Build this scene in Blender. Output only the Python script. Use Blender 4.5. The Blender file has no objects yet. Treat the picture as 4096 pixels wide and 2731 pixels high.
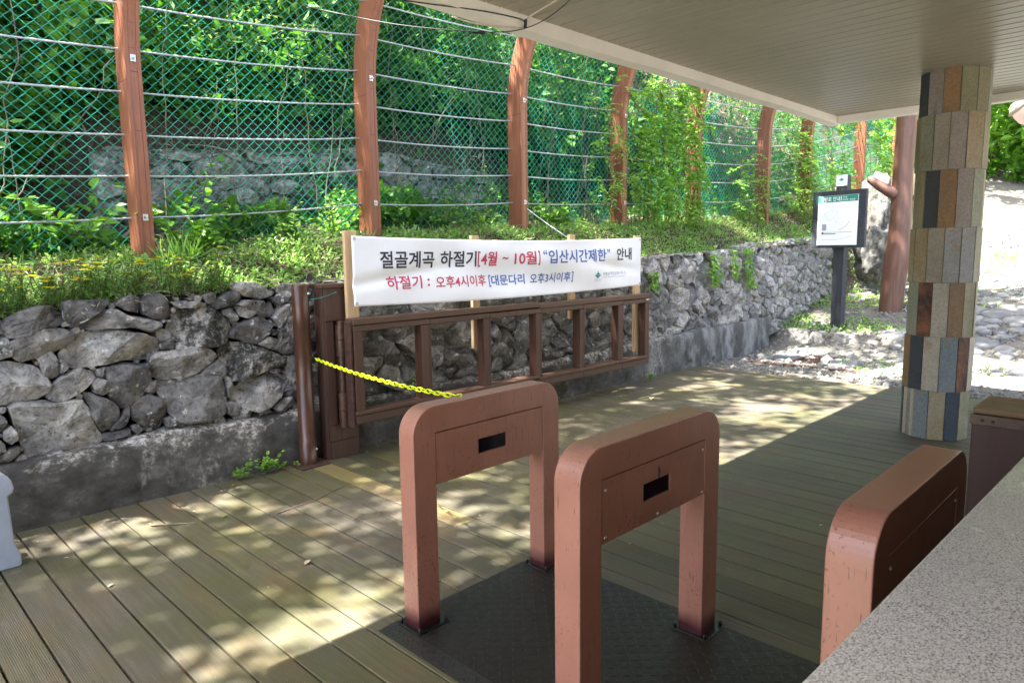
import bpy, bmesh, math, random
import numpy as np
from mathutils import Matrix, Vector, noise

random.seed(7)
RNG = np.random.default_rng(11)
SC = bpy.context.scene
COL = SC.collection
rad = math.radians

# ------------------------------------------------------------------ camera, sky, sun, exposure
def make_camera():
    yaw, pitch, roll = rad(45.3642), rad(-7.3953), rad(-0.7621)
    f = Vector((math.sin(yaw)*math.cos(pitch), math.cos(yaw)*math.cos(pitch), math.sin(pitch)))
    r = Vector((math.cos(yaw), -math.sin(yaw), 0)); u = r.cross(f)
    r2 = math.cos(roll)*r + math.sin(roll)*u
    u2 = -math.sin(roll)*r + math.cos(roll)*u
    m = Matrix((r2, u2, -f)).transposed().to_4x4()
    m.translation = Vector((0, 0, 1.55))
    cd = bpy.data.cameras.new('camera'); co = bpy.data.objects.new('camera', cd); COL.objects.link(co)
    co.matrix_world = m
    cd.sensor_width = 36; cd.lens = 2780.47/4096*36; cd.clip_start = .02; cd.clip_end = 600
    SC.camera = co
make_camera()

SUN_DIR = Vector((-.42, .22, 1.0)).normalized()
SUN_EL = math.asin(SUN_DIR.z); SUN_AZ = math.atan2(SUN_DIR.x, SUN_DIR.y)
def make_light():
    w = bpy.data.worlds.new('World'); SC.world = w; w.use_nodes = True
    nt = w.node_tree; bg = nt.nodes['Background']
    sky = nt.nodes.new('ShaderNodeTexSky'); sky.sky_type = 'NISHITA'; sky.sun_disc = False
    sky.sun_elevation = SUN_EL; sky.sun_rotation = SUN_AZ; sky.dust_density = 3.5; sky.ozone_density = .7; sky.air_density = .9
    nt.links.new(sky.outputs[0], bg.inputs[0]); bg.inputs[1].default_value = .10
    l = bpy.data.lights.new('sun', 'SUN'); l.energy = 5.0; l.angle = rad(.53); l.color = (1, .965, .91)
    o = bpy.data.objects.new('sun', l); COL.objects.link(o)
    o.rotation_euler = SUN_DIR.to_track_quat('Z', 'Y').to_euler(); o.location = (0, 0, 30)
make_light()
SC.view_settings.view_transform = 'Standard'; SC.view_settings.look = 'None'
SC.view_settings.gamma = 1; SC.view_settings.use_curve_mapping = False
SC.view_settings.exposure = 3.3

# ------------------------------------------------------------------ mesh and object helpers
class MB:
    def __init__(s): s.V = []; s.T = []; s.F = []; s.n = 0
    def add(s, v, faces, m=0, tint=.5, smooth=False):
        v = np.asarray(v, float).reshape(-1, 3); b = s.n
        s.V.append(v); s.n += len(v)
        t = np.asarray(tint, float)
        s.T.append(np.full(len(v), float(t)) if t.ndim == 0 else t)
        if isinstance(faces, np.ndarray):
            s.F.append((faces + b, m, smooth))
        else:
            by = {}
            for f in faces: by.setdefault(len(f), []).append(f)
            for k, fs in by.items(): s.F.append((np.array(fs, int) + b, m, smooth))
        return s
    def build(s, name, mats, parent=None, bevel=0):
        if not isinstance(mats, (list, tuple)): mats = [mats]
        V = np.concatenate(s.V); T = np.concatenate(s.T)
        me = bpy.data.meshes.new(name)
        loops = np.concatenate([f.ravel() for f, m, sm in s.F])
        tot = np.concatenate([np.full(len(f), f.shape[1]) for f, m, sm in s.F])
        mi = np.concatenate([np.full(len(f), m) for f, m, sm in s.F])
        sm = np.concatenate([np.full(len(f), x) for f, m, x in s.F])
        start = np.concatenate([[0], np.cumsum(tot)[:-1]])
        me.vertices.add(len(V)); me.vertices.foreach_set('co', V.ravel())
        me.loops.add(len(loops)); me.loops.foreach_set('vertex_index', loops.astype(np.int32))
        me.polygons.add(len(tot)); me.polygons.foreach_set('loop_start', start.astype(np.int32))
        me.polygons.foreach_set('loop_total', tot.astype(np.int32))
        me.polygons.foreach_set('material_index', mi.astype(np.int32))
        me.polygons.foreach_set('use_smooth', sm.astype(bool))
        a = me.attributes.new('tint', 'FLOAT', 'POINT'); a.data.foreach_set('value', T.astype(np.float32))
        for m in mats: me.materials.append(m)
        me.update(calc_edges=True); me.validate()
        o = bpy.data.objects.new(name, me); COL.objects.link(o)
        if parent: o.parent = parent
        if bevel:
            b = o.modifiers.new('edge', 'BEVEL'); b.width = bevel; b.segments = 2; b.limit_method = 'ANGLE'; b.angle_limit = rad(35)
        return o

def tag(o, label=None, cat=None, group=None, kind=None):
    if label: o['label'] = label
    if cat: o['category'] = cat
    if group: o['group'] = group
    if kind: o['kind'] = kind
    return o
def thing(name, label, cat, loc=(0, 0, 0), group=None):
    """an empty whose children keep world coordinates in their meshes"""
    o = bpy.data.objects.new(name, None); COL.objects.link(o); o.empty_display_size = .1
    o.location = loc
    return tag(o, label, cat, group)
def copy_tree(o, parent=None):
    c = o.copy(); COL.objects.link(c)
    if parent: c.parent = parent
    for ch in list(o.children): copy_tree(ch, c)
    return c

def box(mb, a, b, c=.004, m=0, tint=.5, R=None, o=None):
    a = np.array(a, float); b = np.array(b, float); a, b = np.minimum(a, b), np.maximum(a, b)
    c = min(c, .45*min(b-a)); ctr = (a+b)/2; h = (b-a)/2
    v = []; idx = {}
    for sx in (-1, 1):
        for sy in (-1, 1):
            for sz in (-1, 1):
                for ax in range(3):
                    p = np.array([sx, sy, sz])*(h-c); p[ax] = (sx, sy, sz)[ax]*h[ax]
                    idx[(sx, sy, sz, ax)] = len(v); v.append(p)
    f = []
    for ax in range(3):
        u, w = [(1, 2), (2, 0), (0, 1)][ax]
        for s in (-1, 1):
            q = []
            for su, sw in ((-1, -1), (1, -1), (1, 1), (-1, 1)):
                k = [0, 0, 0]; k[ax] = s; k[u] = su; k[w] = sw; q.append(idx[(*k, ax)])
            f.append(q if s > 0 else q[::-1])
    for ax in range(3):            # edge strips along axis ax
        u, w = [(1, 2), (2, 0), (0, 1)][ax]
        for su in (-1, 1):
            for sw in (-1, 1):
                k1 = [0, 0, 0]; k1[u] = su; k1[w] = sw; k2 = list(k1); k1[ax] = -1; k2[ax] = 1
                q = [idx[(*k1, u)], idx[(*k2, u)], idx[(*k2, w)], idx[(*k1, w)]]
                f.append(q if su*sw < 0 else q[::-1])
    for sx in (-1, 1):
        for sy in (-1, 1):
            for sz in (-1, 1):
                q = [idx[(sx, sy, sz, i)] for i in range(3)]
                f.append(q if sx*sy*sz > 0 else q[::-1])
    v = np.array(v)
    if R is not None: v = v @ np.array(R).T
    v = v + (ctr if o is None else ctr)
    return mb.add(v, f, m, tint)

def frames(P):
    P = np.asarray(P, float); d = np.gradient(P, axis=0); d /= np.linalg.norm(d, axis=1)[:, None]+1e-9
    ref = np.array([0, 0, 1.]) if abs(d[:, 2]).mean() < .8 else np.array([1., 0, 0])
    a = np.cross(d, ref); a /= np.linalg.norm(a, axis=1)[:, None]+1e-9
    b = np.cross(a, d)
    return a, b
def tube(mb, P, r, n=8, m=0, tint=.5, cap=True, smooth=True, closed=False):
    P = np.asarray(P, float); K = len(P); r = np.broadcast_to(np.asarray(r, float), (K,))
    if closed:
        d = np.roll(P, -1, 0)-np.roll(P, 1, 0); d /= np.linalg.norm(d, axis=1)[:, None]
        nrm = np.cross(P[0]-P[K//3], P[K//3]-P[2*K//3]); nrm /= np.linalg.norm(nrm)
        a = np.broadcast_to(nrm, P.shape); b = np.cross(d, a)
    else: a, b = frames(P)
    t = np.arange(n)*2*math.pi/n
    v = P[:, None]+r[:, None, None]*(np.cos(t)[None, :, None]*a[:, None]+np.sin(t)[None, :, None]*b[:, None])
    i = np.arange(K if closed else K-1)[:, None]; j = np.arange(n)[None]
    i2 = (i+1) % K
    f = np.stack([i*n+j, i*n+(j+1) % n, i2*n+(j+1) % n, i2*n+j], -1).reshape(-1, 4)
    mb.add(v.reshape(-1, 3), f, m, tint, smooth)
    if cap and not closed:
        mb.add(v[0], [list(range(n))[::-1]], m, tint); mb.add(v[-1], [list(range(n))], m, tint)
    return mb
def prism(mb, poly, axis, a, b, m=0, tint=.5):
    """2D polygon extruded along axis ('x': poly=(y,z); 'y': (x,z); 'z': (x,y)) from a to b"""
    n = len(poly); V = []
    for k in (a, b):
        for p, q in poly: V.append({'x': (k, p, q), 'y': (p, k, q), 'z': (p, q, k)}[axis])
    f = [list(range(n))[::-1], list(range(n, 2*n))]+[[i, (i+1) % n, n+(i+1) % n, n+i] for i in range(n)]
    return mb.add(V, f, m, tint)
def bolt(mb, p, axis, r=.006, h=.005, m=0):
    p = np.array(p, float); ax = np.array(axis, float)
    P = [p, p+ax*h*.7, p+ax*h]
    return tube(mb, P, [r, r, r*.55], 8, m)

def leaf_faces(N, base=0):
    i = np.arange(N)[:, None]*6
    q = np.array([[0, 1, 2, 3], [0, 3, 4, 5]])
    return (i[:, None, :]+q[None]).reshape(-1, 4)
def leaves(mb, C, D, Nn, L, W, m=0, tint=None, heart=False, fold=.25):
    """N leaves: base C, axis D, normal Nn, length L, width W"""
    C = np.asarray(C, float); N = len(C)
    D = D/(np.linalg.norm(D, axis=1)[:, None]+1e-9)
    S = np.cross(D, Nn); S /= np.linalg.norm(S, axis=1)[:, None]+1e-9
    U = np.cross(S, D)
    L = np.broadcast_to(np.asarray(L, float), (N,))[:, None]; W = np.broadcast_to(np.asarray(W, float), (N,))[:, None]
    if heart: a1, w1, a2, w2 = -.06, .42, .42, .5
    else: a1, w1, a2, w2 = .22, .36, .62, .40
    v = np.stack([C, C+D*L*a1+S*W*w1+U*W*fold*w1, C+D*L*a2+S*W*w2+U*W*fold*w2, C+D*L-U*L*.08,
                  C+D*L*a2-S*W*w2+U*W*fold*w2, C+D*L*a1-S*W*w1+U*W*fold*w1], 1)
    if tint is None: tint = RNG.random(N)
    mb.add(v.reshape(-1, 3), leaf_faces(N), m, np.repeat(tint, 6), False)
def rdir(N, up=0.0, spread=1.0):
    d = RNG.normal(size=(N, 3))*spread; d[:, 2] += up
    return d/np.linalg.norm(d, axis=1)[:, None]

# ------------------------------------------------------------------ materials
class NT:
    def __init__(s, name):
        s.mat = bpy.data.materials.new(name); s.mat.use_nodes = True; s.t = s.mat.node_tree
        s.p = s.t.nodes['Principled BSDF']; s.out = s.t.nodes['Material Output']
        s.co = s.t.nodes.new('ShaderNodeTexCoord')
    def n(s, typ, **kw):
        nd = s.t.nodes.new('ShaderNode'+typ)
        for k, v in kw.items():
            if k.startswith('_'): setattr(nd, k[1:], v)
            else:
                key = int(k[1:]) if k[0] == 'i' and k[1:].isdigit() else k.replace('__', ' ')
                s.set(nd.inputs[key], v)
        return nd
    def set(s, sock, v):
        if isinstance(v, bpy.types.NodeSocket): s.t.links.new(v, sock)
        elif isinstance(v, (tuple, list)) and sock.type == 'RGBA' and len(v) == 3: sock.default_value = (*v, 1)
        else: sock.default_value = v
    def pos(s, scale=(1, 1, 1), rot=(0, 0, 0)):
        return s.n('Mapping', Vector=s.co.outputs['Object'], Scale=scale, Rotation=rot).outputs[0]
    def noise(s, scale, vec=None, detail=4, rough=.6, dist=0):
        return s.n('TexNoise', Vector=vec or s.co.outputs['Object'], Scale=scale, Detail=detail, Roughness=rough, Distortion=dist).outputs[0]
    def ramp(s, fac, *stops, interp='LINEAR'):
        r = s.n('ValToRGB', Fac=fac); cr = r.color_ramp; cr.interpolation = interp
        while len(cr.elements) < len(stops): cr.elements.new(.5)
        for e, (p, c) in zip(cr.elements, stops):
            e.position = p; e.color = (*c, 1) if isinstance(c, tuple) else (c, c, c, 1)
        return r.outputs[0]
    def mix(s, fac, a, b, mode='MIX'):
        nd = s.n('MixRGB', _blend_type=mode, Fac=fac, Color1=a, Color2=b); return nd.outputs[0]
    def math(s, op, a, b=0.0):
        return s.n('Math', _operation=op, i0=a, i1=b).outputs[0]
    def tint(s): return s.n('Attribute', _attribute_name='tint').outputs['Fac']
    def bump(s, h, strength=.3, dist=.01, normal=None):
        kw = {'Normal': normal} if normal else {}
        return s.n('Bump', Height=h, Strength=strength, Distance=dist, **kw).outputs[0]
    def done(s, color=None, rough=None, normal=None, metal=None, spec=None, **kw):
        if color is not None: s.set(s.p.inputs['Base Color'], color)
        if rough is not None: s.set(s.p.inputs['Roughness'], rough)
        if normal is not None: s.set(s.p.inputs['Normal'], normal)
        if metal is not None: s.set(s.p.inputs['Metallic'], metal)
        if spec is not None: s.set(s.p.inputs['Specular IOR Level'], spec)
        for k, v in kw.items(): s.set(s.p.inputs[k.replace('__', ' ')], v)
        return s.mat

def plain(name, c, rough=.6, metal=0, var=.25, scale=18, bump=.15, spec=.5):
    t = NT(name); n = t.noise(scale)
    d = tuple(x*(1-var) for x in c); e = tuple(min(1, x*(1+var)) for x in c)
    return t.done(t.ramp(n, (.3, d), (.7, e)), rough, t.bump(n, bump, .003), metal, spec)

def leaf_mat(name, dark, mid, light, trans=.35, rough=.45):
    t = NT(name)
    c = t.ramp(t.tint(), (0, dark), (.55, mid), (1, light))
    n = t.noise(3.0, detail=2)
    c = t.mix(t.ramp(n, (.35, .0), (.7, .5)), c, light)
    t.done(c, rough, spec=.35)
    tr = t.n('BsdfTranslucent', Color=t.mix(.5, c, (light[0]*1.5, light[1]*1.4, light[2]*.8)))
    mx = t.n('MixShader', Fac=trans); t.t.links.new(t.p.outputs[0], mx.inputs[1]); t.t.links.new(tr.outputs[0], mx.inputs[2])
    t.t.links.new(mx.outputs[0], t.out.inputs[0])
    return t.mat

def wood_mat(name, c, rough=.55, axis='z', worn=(.3, .25, .2), wornamt=.15, bump=.25, tintamt=.35, spec=.4):
    t = NT(name); st = {'x': (2, 40, 40), 'y': (40, 2, 40), 'z': (40, 40, 2)}[axis]
    g = t.noise(1.0, t.pos(st), 6, .65, .6); b = t.noise(2.2, detail=3)
    d = tuple(x*.72 for x in c); e = tuple(x*1.25 for x in c)
    col = t.ramp(g, (.25, d), (.75, e))
    col = t.mix(t.math('MULTIPLY', t.tint(), tintamt), col, t.mix(1, col, (1.55, 1.45, 1.35), 'MULTIPLY'))
    wf = t.ramp(t.math('ADD', t.math('MULTIPLY', g, .55), t.math('MULTIPLY', b, .45)), (.55, 0.0), (.72, wornamt*2))
    col = t.mix(wf, col, worn)
    return t.done(col, t.ramp(g, (.2, rough*.85), (.8, min(1, rough*1.25))), t.bump(g, bump, .004), spec=spec)

M = {}
def make_materials():
    # decking: ridged weathered planks with green algae, tint per plank
    t = NT('deck_wood'); g = t.noise(1.0, t.pos((55, 2.2, 10)), 6, .7, .4); big = t.noise(1.1, detail=5, rough=.65); b2 = t.noise(3.1, t.pos((1.6, .7, 1)), 4)
    col = t.ramp(g, (.2, (.045, .038, .026)), (.55, (.084, .072, .052)), (.85, (.156, .137, .104)))
    col = t.mix(t.ramp(big, (.40, 0.0), (.62, .8)), col, t.mix(g, (.042, .043, .013), (.085, .084, .028)))
    col = t.mix(t.ramp(b2, (.5, 0.0), (.72, .65)), col, t.mix(g, (.076, .047, .018), (.12, .080, .034)))
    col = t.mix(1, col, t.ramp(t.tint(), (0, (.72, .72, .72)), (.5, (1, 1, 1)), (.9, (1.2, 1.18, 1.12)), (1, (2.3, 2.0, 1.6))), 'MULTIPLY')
    sp = t.noise(160, detail=2); col = t.mix(t.ramp(sp, (.68, 0.0), (.74, .5)), col, (.4, .38, .33))
    rid = t.n('TexWave', Vector=t.pos((1, 0.0, 0.0)), Scale=42, Distortion=.25, Detail=1, _bands_direction='X').outputs[1]
    nb = t.bump(rid, .22, .004); nb = t.bump(g, .35, .004, nb)
    M['deck'] = t.done(col, t.ramp(big, (.3, .72), (.7, .5)), nb, spec=.45)
    M['gap'] = plain('plank_edge', (.12, .075, .025), .8)

    def paint(name, c, dust=.2):
        t = NT(name); n = t.noise(7, detail=5); sp = t.noise(75, detail=3, rough=.7); sc = t.noise(1.0, t.pos((150, 150, 9), (.4, .3, 0)), 3, .7)
        col = t.ramp(n, (.25, tuple(x*.86 for x in c)), (.75, tuple(x*1.1 for x in c)))
        zone = t.ramp(t.noise(3.3, detail=2), (.45, 0.0), (.64, 1.0))
        col = t.mix(t.math('MULTIPLY', t.ramp(sp, (.60, 0.0), (.66, .9)), zone), col, (.16, .035, .012))
        col = t.mix(t.ramp(sc, (.66, 0.0), (.68, .75)), col, (.03, .014, .01))
        bv = t.n('Bevel', Radius=.005); ge = t.n('NewGeometry')
        dt = t.n('VectorMath', _operation='DOT_PRODUCT', i0=bv.outputs[0], i1=ge.outputs['Normal']).outputs['Value']
        edge = t.math('MULTIPLY', t.ramp(dt, (.80, 1.0), (.985, 0.0)), t.ramp(t.noise(42, detail=5, rough=.75), (.50, 0.0), (.58, 1.0)))
        col = t.mix(t.math('MULTIPLY', edge, .85), col, t.mix(sp, (.025, .014, .011), (.12, .05, .03)))
        dirt = t.noise(1.0, t.pos((22, 22, 2.5)), 5, .7); col = t.mix(t.ramp(dirt, (.56, 0.0), (.74, .4)), col, tuple(x*.55 for x in c))
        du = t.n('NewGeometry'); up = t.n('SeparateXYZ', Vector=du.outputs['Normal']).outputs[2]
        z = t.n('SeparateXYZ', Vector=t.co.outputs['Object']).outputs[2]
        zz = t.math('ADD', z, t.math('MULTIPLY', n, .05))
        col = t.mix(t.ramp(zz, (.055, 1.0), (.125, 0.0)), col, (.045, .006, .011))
        return t.done(col, t.ramp(n, (.3, .30), (.7, .44)), t.bump(t.noise(240, detail=2), .05, .001), spec=.55)
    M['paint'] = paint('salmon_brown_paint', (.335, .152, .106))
    M['glass'] = NT('display_glass').done((.006, .005, .010), .08, spec=.6)
    M['steel'] = plain('bright_steel', (.55, .55, .53), .35, .9, .2, 60)
    M['blackmetal'] = plain('black_metal', (.007, .007, .007), .38, .3, .5, 40)
    t = NT('tread_plate'); n = t.noise(4, detail=5); w = t.noise(30, detail=4)
    col = t.ramp(n, (.3, (.006, .0045, .0035)), (.6, (.011, .008, .006)), (.8, (.017, .012, .006)))
    col = t.mix(t.ramp(w, (.6, 0.0), (.8, .5)), col, (.09, .085, .08))
    M['tread'] = t.done(col, t.ramp(w, (.35, .42), (.7, .66)), t.bump(w, .2, .002), 0, .4)
    M['treadtop'] = plain('polished_tread_top', (.026, .024, .021), .36, .35, .4, 60)
    M['treadworn'] = plain('worn_tread', (.035, .034, .032), .42, .5, .5, 90)

    M['gate'] = wood_mat('dark_brown_timber_x', (.070, .036, .022), .5, 'x', (.2, .15, .1), .16)
    M['gatez'] = wood_mat('dark_brown_timber_z', (.060, .028, .018), .5, 'z', (.17, .11, .07), .12)
    M['polepaint'] = plain('brown_pole_paint', (.062, .026, .015), .28, 0, .15, 9, .06)
    M['hinge'] = plain('brown_hinge_steel', (.062, .028, .018), .42, 0, .5, 26, .3)
    M['rust'] = plain('rusty_steel', (.06, .028, .02), .7, .2, .5, 30, .5)
    M['stakewood'] = wood_mat('raw_pine', (.52, .36, .20), .65, 'z', (.45, .36, .25), .1)
    M['fencepost'] = wood_mat('red_cedar_post', (.20, .076, .040), .5, 'z', (.30, .13, .07), .22, .3)
    M['fenceface'] = wood_mat('tan_cedar_face', (.25, .11, .052), .5, 'z', (.42, .22, .11), .2, .3)
    t = NT('cable_steel'); n = t.noise(60)
    M['cable'] = t.done(t.ramp(n, (.3, (.30, .31, .31)), (.7, (.52, .53, .53))), .42, metal=.55)
    M['meshgreen'] = NT('green_coated_wire').done((.010, .29, .20), .3, spec=.6)

    # stone: tint per stone, lichen spots, moss
    def stone(name, a, b, moss=.2, lich=.8):
        t = NT(name); n = t.noise(9, detail=8, rough=.68); f = t.noise(38, detail=6, rough=.7); l = t.noise(17, detail=4, rough=.6); mo = t.noise(2.3, detail=6, rough=.65); mo2 = t.math('MULTIPLY', t.math('GREATER_THAN', t.tint(), 1.2), t.ramp(t.noise(7, detail=7, rough=.7), (.44, 0.0), (.54, .9)))
        col = t.mix(t.tint(), a, b)
        col = t.mix(1, col, t.ramp(n, (.30, (.42, .42, .44)), (.48, (.88, .88, .87)), (.70, (1.55, 1.52, 1.46))), 'MULTIPLY')
        br = t.noise(3.7, detail=4); col = t.mix(t.ramp(br, (.54, 0.0), (.68, .4)), col, (.28, .23, .165))
        col = t.mix(t.ramp(f, (.34, .8), (.48, 0.0)), col, (.04, .037, .034))
        col = t.mix(t.ramp(l, (.63, 0.0), (.66, lich)), col, (.46, .47, .44))
        col = t.mix(t.ramp(mo, (.63-moss*.1, 0.0), (.70, .9)), col, t.ramp(f, (.35, (.012, .013, .010)), (.62, (.05, .052, .03)), (.7, (.20, .2, .19))))
        col = t.mix(mo2, col, t.ramp(f, (.40, (.010, .010, .008)), (.55, (.028, .027, .018)), (.64, (.22, .22, .21))))
        h = t.math('ADD', t.math('MULTIPLY', n, .6), t.math('MULTIPLY', f, .4))
        return t.done(col, .92, t.bump(h, .9, .02), spec=.2)
    M['stone'] = stone('wall_stone', (.102, .097, .093), (.36, .342, .305), .3)
    M['stonelight'] = stone('pale_wall_stone', (.17, .165, .158), (.42, .40, .37), 0, .5)
    M['boulder'] = stone('white_boulder', (.075, .075, .071), (.135, .133, .127), -.4, .4)
    t = NT('old_concrete'); n = t.noise(5, t.pos((1, 1, 1.4)), 8, .7); f = t.noise(26, detail=7, rough=.75); s2 = t.noise(1.6, t.pos((1.2, 1, .5)), 5, .6)
    z = t.n('SeparateXYZ', Vector=t.co.outputs['Object']).outputs[2]
    zz = t.math('ADD', z, t.math('MULTIPLY', t.math('SUBTRACT', n, .5), .75))
    plas = t.ramp(n, (.3, (.032, .030, .026)), (.55, (.085, .08, .07)), (.7, (.17, .16, .14))); expo = t.ramp(f, (.34, (.028, .025, .018)), (.48, (.17, .155, .125)), (.60, (.50, .47, .43)))
    col = t.mix(t.ramp(zz, (.34, 0.0), (.42, 1.0)), plas, expo)
    col = t.mix(t.ramp(s2, (.58, 0.0), (.65, .8)), col, expo)
    xx = t.n('SeparateXYZ', Vector=t.co.outputs['Object']).outputs[0]
    pale = t.mix(t.ramp(t.noise(1.9, t.pos((1.6, 1, .9)), 6, .65), (.40, 0.0), (.56, .8)), t.mix(f, (.14, .145, .14), (.36, .35, .33)), (.045, .044, .040))
    col = t.mix(t.n('MapRange', Value=xx, i1=6.4, i2=8.2).outputs[0], col, pale)
    mo = t.noise(2.6, detail=6); col = t.mix(t.ramp(mo, (.60, 0.0), (.66, .85)), col, t.mix(f, (.015, .014, .008), (.06, .055, .022)))
    M['concrete'] = t.done(col, .93, t.bump(f, .8, .012), spec=.2)
    M['gapfill'] = plain('gap_shadow_earth', (.018, .016, .013), 1, 0, .5, 14, .6)  # earth colour darkened to stand for shadow between the wall stones

    t = NT('soil_and_litter'); n = t.noise(3, detail=8, rough=.7); f = t.noise(40, detail=6, rough=.7)
    sx = t.n('SeparateXYZ', Vector=t.co.outputs['Object'])
    soil = t.ramp(f, (.3, (.022, .018, .012)), (.5, (.06, .045, .03)), (.7, (.15, .11, .07)))
    grav = t.ramp(f, (.3, (.07, .061, .048)), (.5, (.15, .138, .118)), (.72, (.27, .257, .232)))
    green = t.mix(f, (.03, .055, .012), (.10, .15, .04))
    grav = t.mix(t.ramp(n, (.57, 0.0), (.66, .55)), grav, green)
    far = t.n('MapRange', Value=t.math('SUBTRACT', sx.outputs[1], t.math('MULTIPLY', sx.outputs[0], .0)), i1=4.4, i2=5.0).outputs[0]
    col = t.mix(far, grav, soil)
    bounce_ground = t.n('MapRange', Value=sx.outputs[0], i1=-3.2, i2=-4.0).outputs[0]  # pale ground added out of view to bounce light onto the barriers
    col = t.mix(t.math('MULTIPLY', bounce_ground, t.math('SUBTRACT', 1.0, far)), col, t.mix(f, (.38, .36, .33), (.55, .53, .50)))
    M['ground'] = t.done(col, .95, t.bump(f, .8, .02), spec=.15)
    M['leaf'] = leaf_mat('bush_leaf', (.035, .11, .006), (.085, .23, .014), (.18, .38, .03))
    M['leafdark'] = leaf_mat('undergrowth_leaf', (.010, .044, .003), (.029, .108, .007), (.085, .23, .018), .4, .6)
    M['leafbright'] = leaf_mat('young_leaf', (.06, .17, .018), (.12, .29, .03), (.25, .46, .06), .42)
    M['leafgrass'] = leaf_mat('ground_cover_leaf', (.075, .18, .03), (.17, .35, .07), (.34, .52, .15), .38, .42)
    M['leafsedum'] = leaf_mat('sedum_leaf', (.035, .12, .022), (.08, .22, .04), (.16, .33, .07), .2, .3)
    M['petal'] = leaf_mat('yellow_petal', (.45, .42, .02), (.62, .58, .03), (.75, .72, .10), .2, .5)
    M['straw'] = leaf_mat('dry_straw', (.12, .085, .05), (.24, .19, .12), (.42, .36, .25), .1, .8)
    M['stem'] = plain('green_brown_stem', (.10, .10, .035), .7)
    M['twig'] = plain('dry_twig', (.13, .10, .075), .85, 0, .4, 20)
    M['bark'] = plain('tree_bark', (.075, .058, .045), .95, 0, .5, 22, .8)

    # canopy
    t = NT('soffit_panel'); n = t.noise(1.3, detail=3); r = t.noise(6, detail=4)
    y = t.n('SeparateXYZ', Vector=t.co.outputs['Object']).outputs[1]
    col = t.ramp(n, (.3, (.30, .272, .20)), (.7, (.345, .315, .235)))
    stain = t.ramp(t.math('ADD', y, t.math('MULTIPLY', r, .10)), (.0, 0.0), (1.0, 0.0))
    M['soffit'] = t.done(col, .34, t.bump(n, .05, .004), spec=.55)
    M['groove'] = plain('soffit_groove', (.20, .115, .055), .7)
    M['fascia'] = plain('cream_fascia_paint', (.86, .82, .74), .6, 0, .07, 3, .12)
    M['roofing'] = plain('grey_roof_sheet', (.25, .25, .25), .7)
    # granite
    t = NT('granite'); v = t.noise(215, t.pos((1, 1.5, 1)), 4, .7); w = t.noise(260, detail=2); b = t.noise(4, detail=3)
    col = t.ramp(v, (.33, (.09, .09, .092)), (.42, (.30, .298, .294)), (.50, (.46, .452, .44)), (.60, (.60, .59, .575)))
    col = t.mix(t.ramp(w, (.66, 0.0), (.7, .6)), col, (.40, .35, .32))
    M['granite'] = t.done(col, t.ramp(b, (.3, .22), (.7, .34)), spec=.5)
    M['boothwall'] = plain('dark_booth_panel', (.045, .03, .022), .7)
    M['boothpale'] = plain('booth_inner_wall', (.09, .08, .068), .8)
    # slate tiles
    def slate(name, c, c2, k=.6):
        t = NT(name); n = t.noise(3.5, t.pos((1, 1, .6)), 7, .65, .8); f = t.noise(60, detail=5)
        col = t.mix(t.ramp(n, (.5-.1*k, 0.0), (.58, min(1, k*1.3))), c, c2); st = t.noise(5, detail=6, rough=.7); col = t.mix(t.ramp(st, (.60, 0.0), (.68, .6)), col, (.26, .15, .06)); dk = t.noise(8, detail=6, rough=.7); col = t.mix(t.ramp(dk, (.63, 0.0), (.70, .55)), col, (.07, .065, .055)); col = t.mix(1, col, t.ramp(f, (.3, (.75, .75, .75)), (.7, (1.2, 1.2, 1.2))), 'MULTIPLY')
        return t.done(col, .62, t.bump(t.math('ADD', n, t.math('MULTIPLY', f, .3)), .35, .01), spec=.35)
    M['slate'] = [slate('slate_charcoal', (.045, .055, .068), (.06, .065, .07), .3), slate('slate_bluegrey', (.16, .19, .20), (.20, .215, .21), .5),
        slate('slate_tan', (.29, .26, .205), (.225, .205, .165), .6), slate('slate_ochre', (.28, .225, .13), (.33, .285, .20), .6),
        slate('slate_rust', (.24, .145, .068), (.19, .13, .075), .7), slate('slate_olive', (.20, .19, .11), (.27, .25, .16), .6),
        slate('slate_grey', (.30, .29, .28), (.24, .235, .23), .6), slate('slate_mauve', (.25, .215, .19), (.30, .27, .24), .5),
        slate('slate_darkrust', (.028, .022, .022), (.22, .09, .045), .8), slate('slate_cream', (.38, .345, .275), (.31, .28, .22), .5),
        slate('slate_greengrey', (.22, .235, .18), (.27, .27, .20), .5)]
    M['grout'] = plain('grey_grout', (.20, .19, .175), .9)
    # banner etc.
    M['cloth'] = plain('white_banner_cloth', (.86, .87, .89), .75, 0, .03, 5, .1)
    M['inkblack'] = NT('black_ink').done((.022, .025, .05), .7)
    M['inkred'] = NT('red_ink').done((.55, .055, .11), .7)
    M['inkblue'] = NT('blue_ink').done((.045, .125, .42), .7)
    M['inkgreen'] = NT('green_ink').done((.02, .28, .13), .7)
    M['inkcyan'] = NT('cyan_ink').done((.02, .26, .50), .7)
    M['inkgrey'] = NT('grey_ink').done((.30, .32, .36), .7)
    M['inkteal'] = NT('teal_print').done((.02, .20, .15), .6)
    M['inkmaroon'] = NT('maroon_print').done((.16, .012, .03), .6)
    M['poster'] = NT('poster_white').done((.80, .82, .84), .4)
    M['signframe'] = wood_mat('charcoal_timber', (.030, .034, .042), .55, 'z', (.10, .11, .13), .15)
    M['chain'] = NT('yellow_plastic').done((.72, .85, .02), .35, spec=.5)
    M['rope'] = plain('white_cord', (.6, .62, .66), .7)
    M['twine'] = NT('green_twine').done((.01, .28, .20), .5)
    M['wireblack'] = NT('black_wire').done((.012, .012, .012), .5)
    M['wirebeige'] = NT('beige_wire').done((.55, .48, .38), .5)
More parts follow.
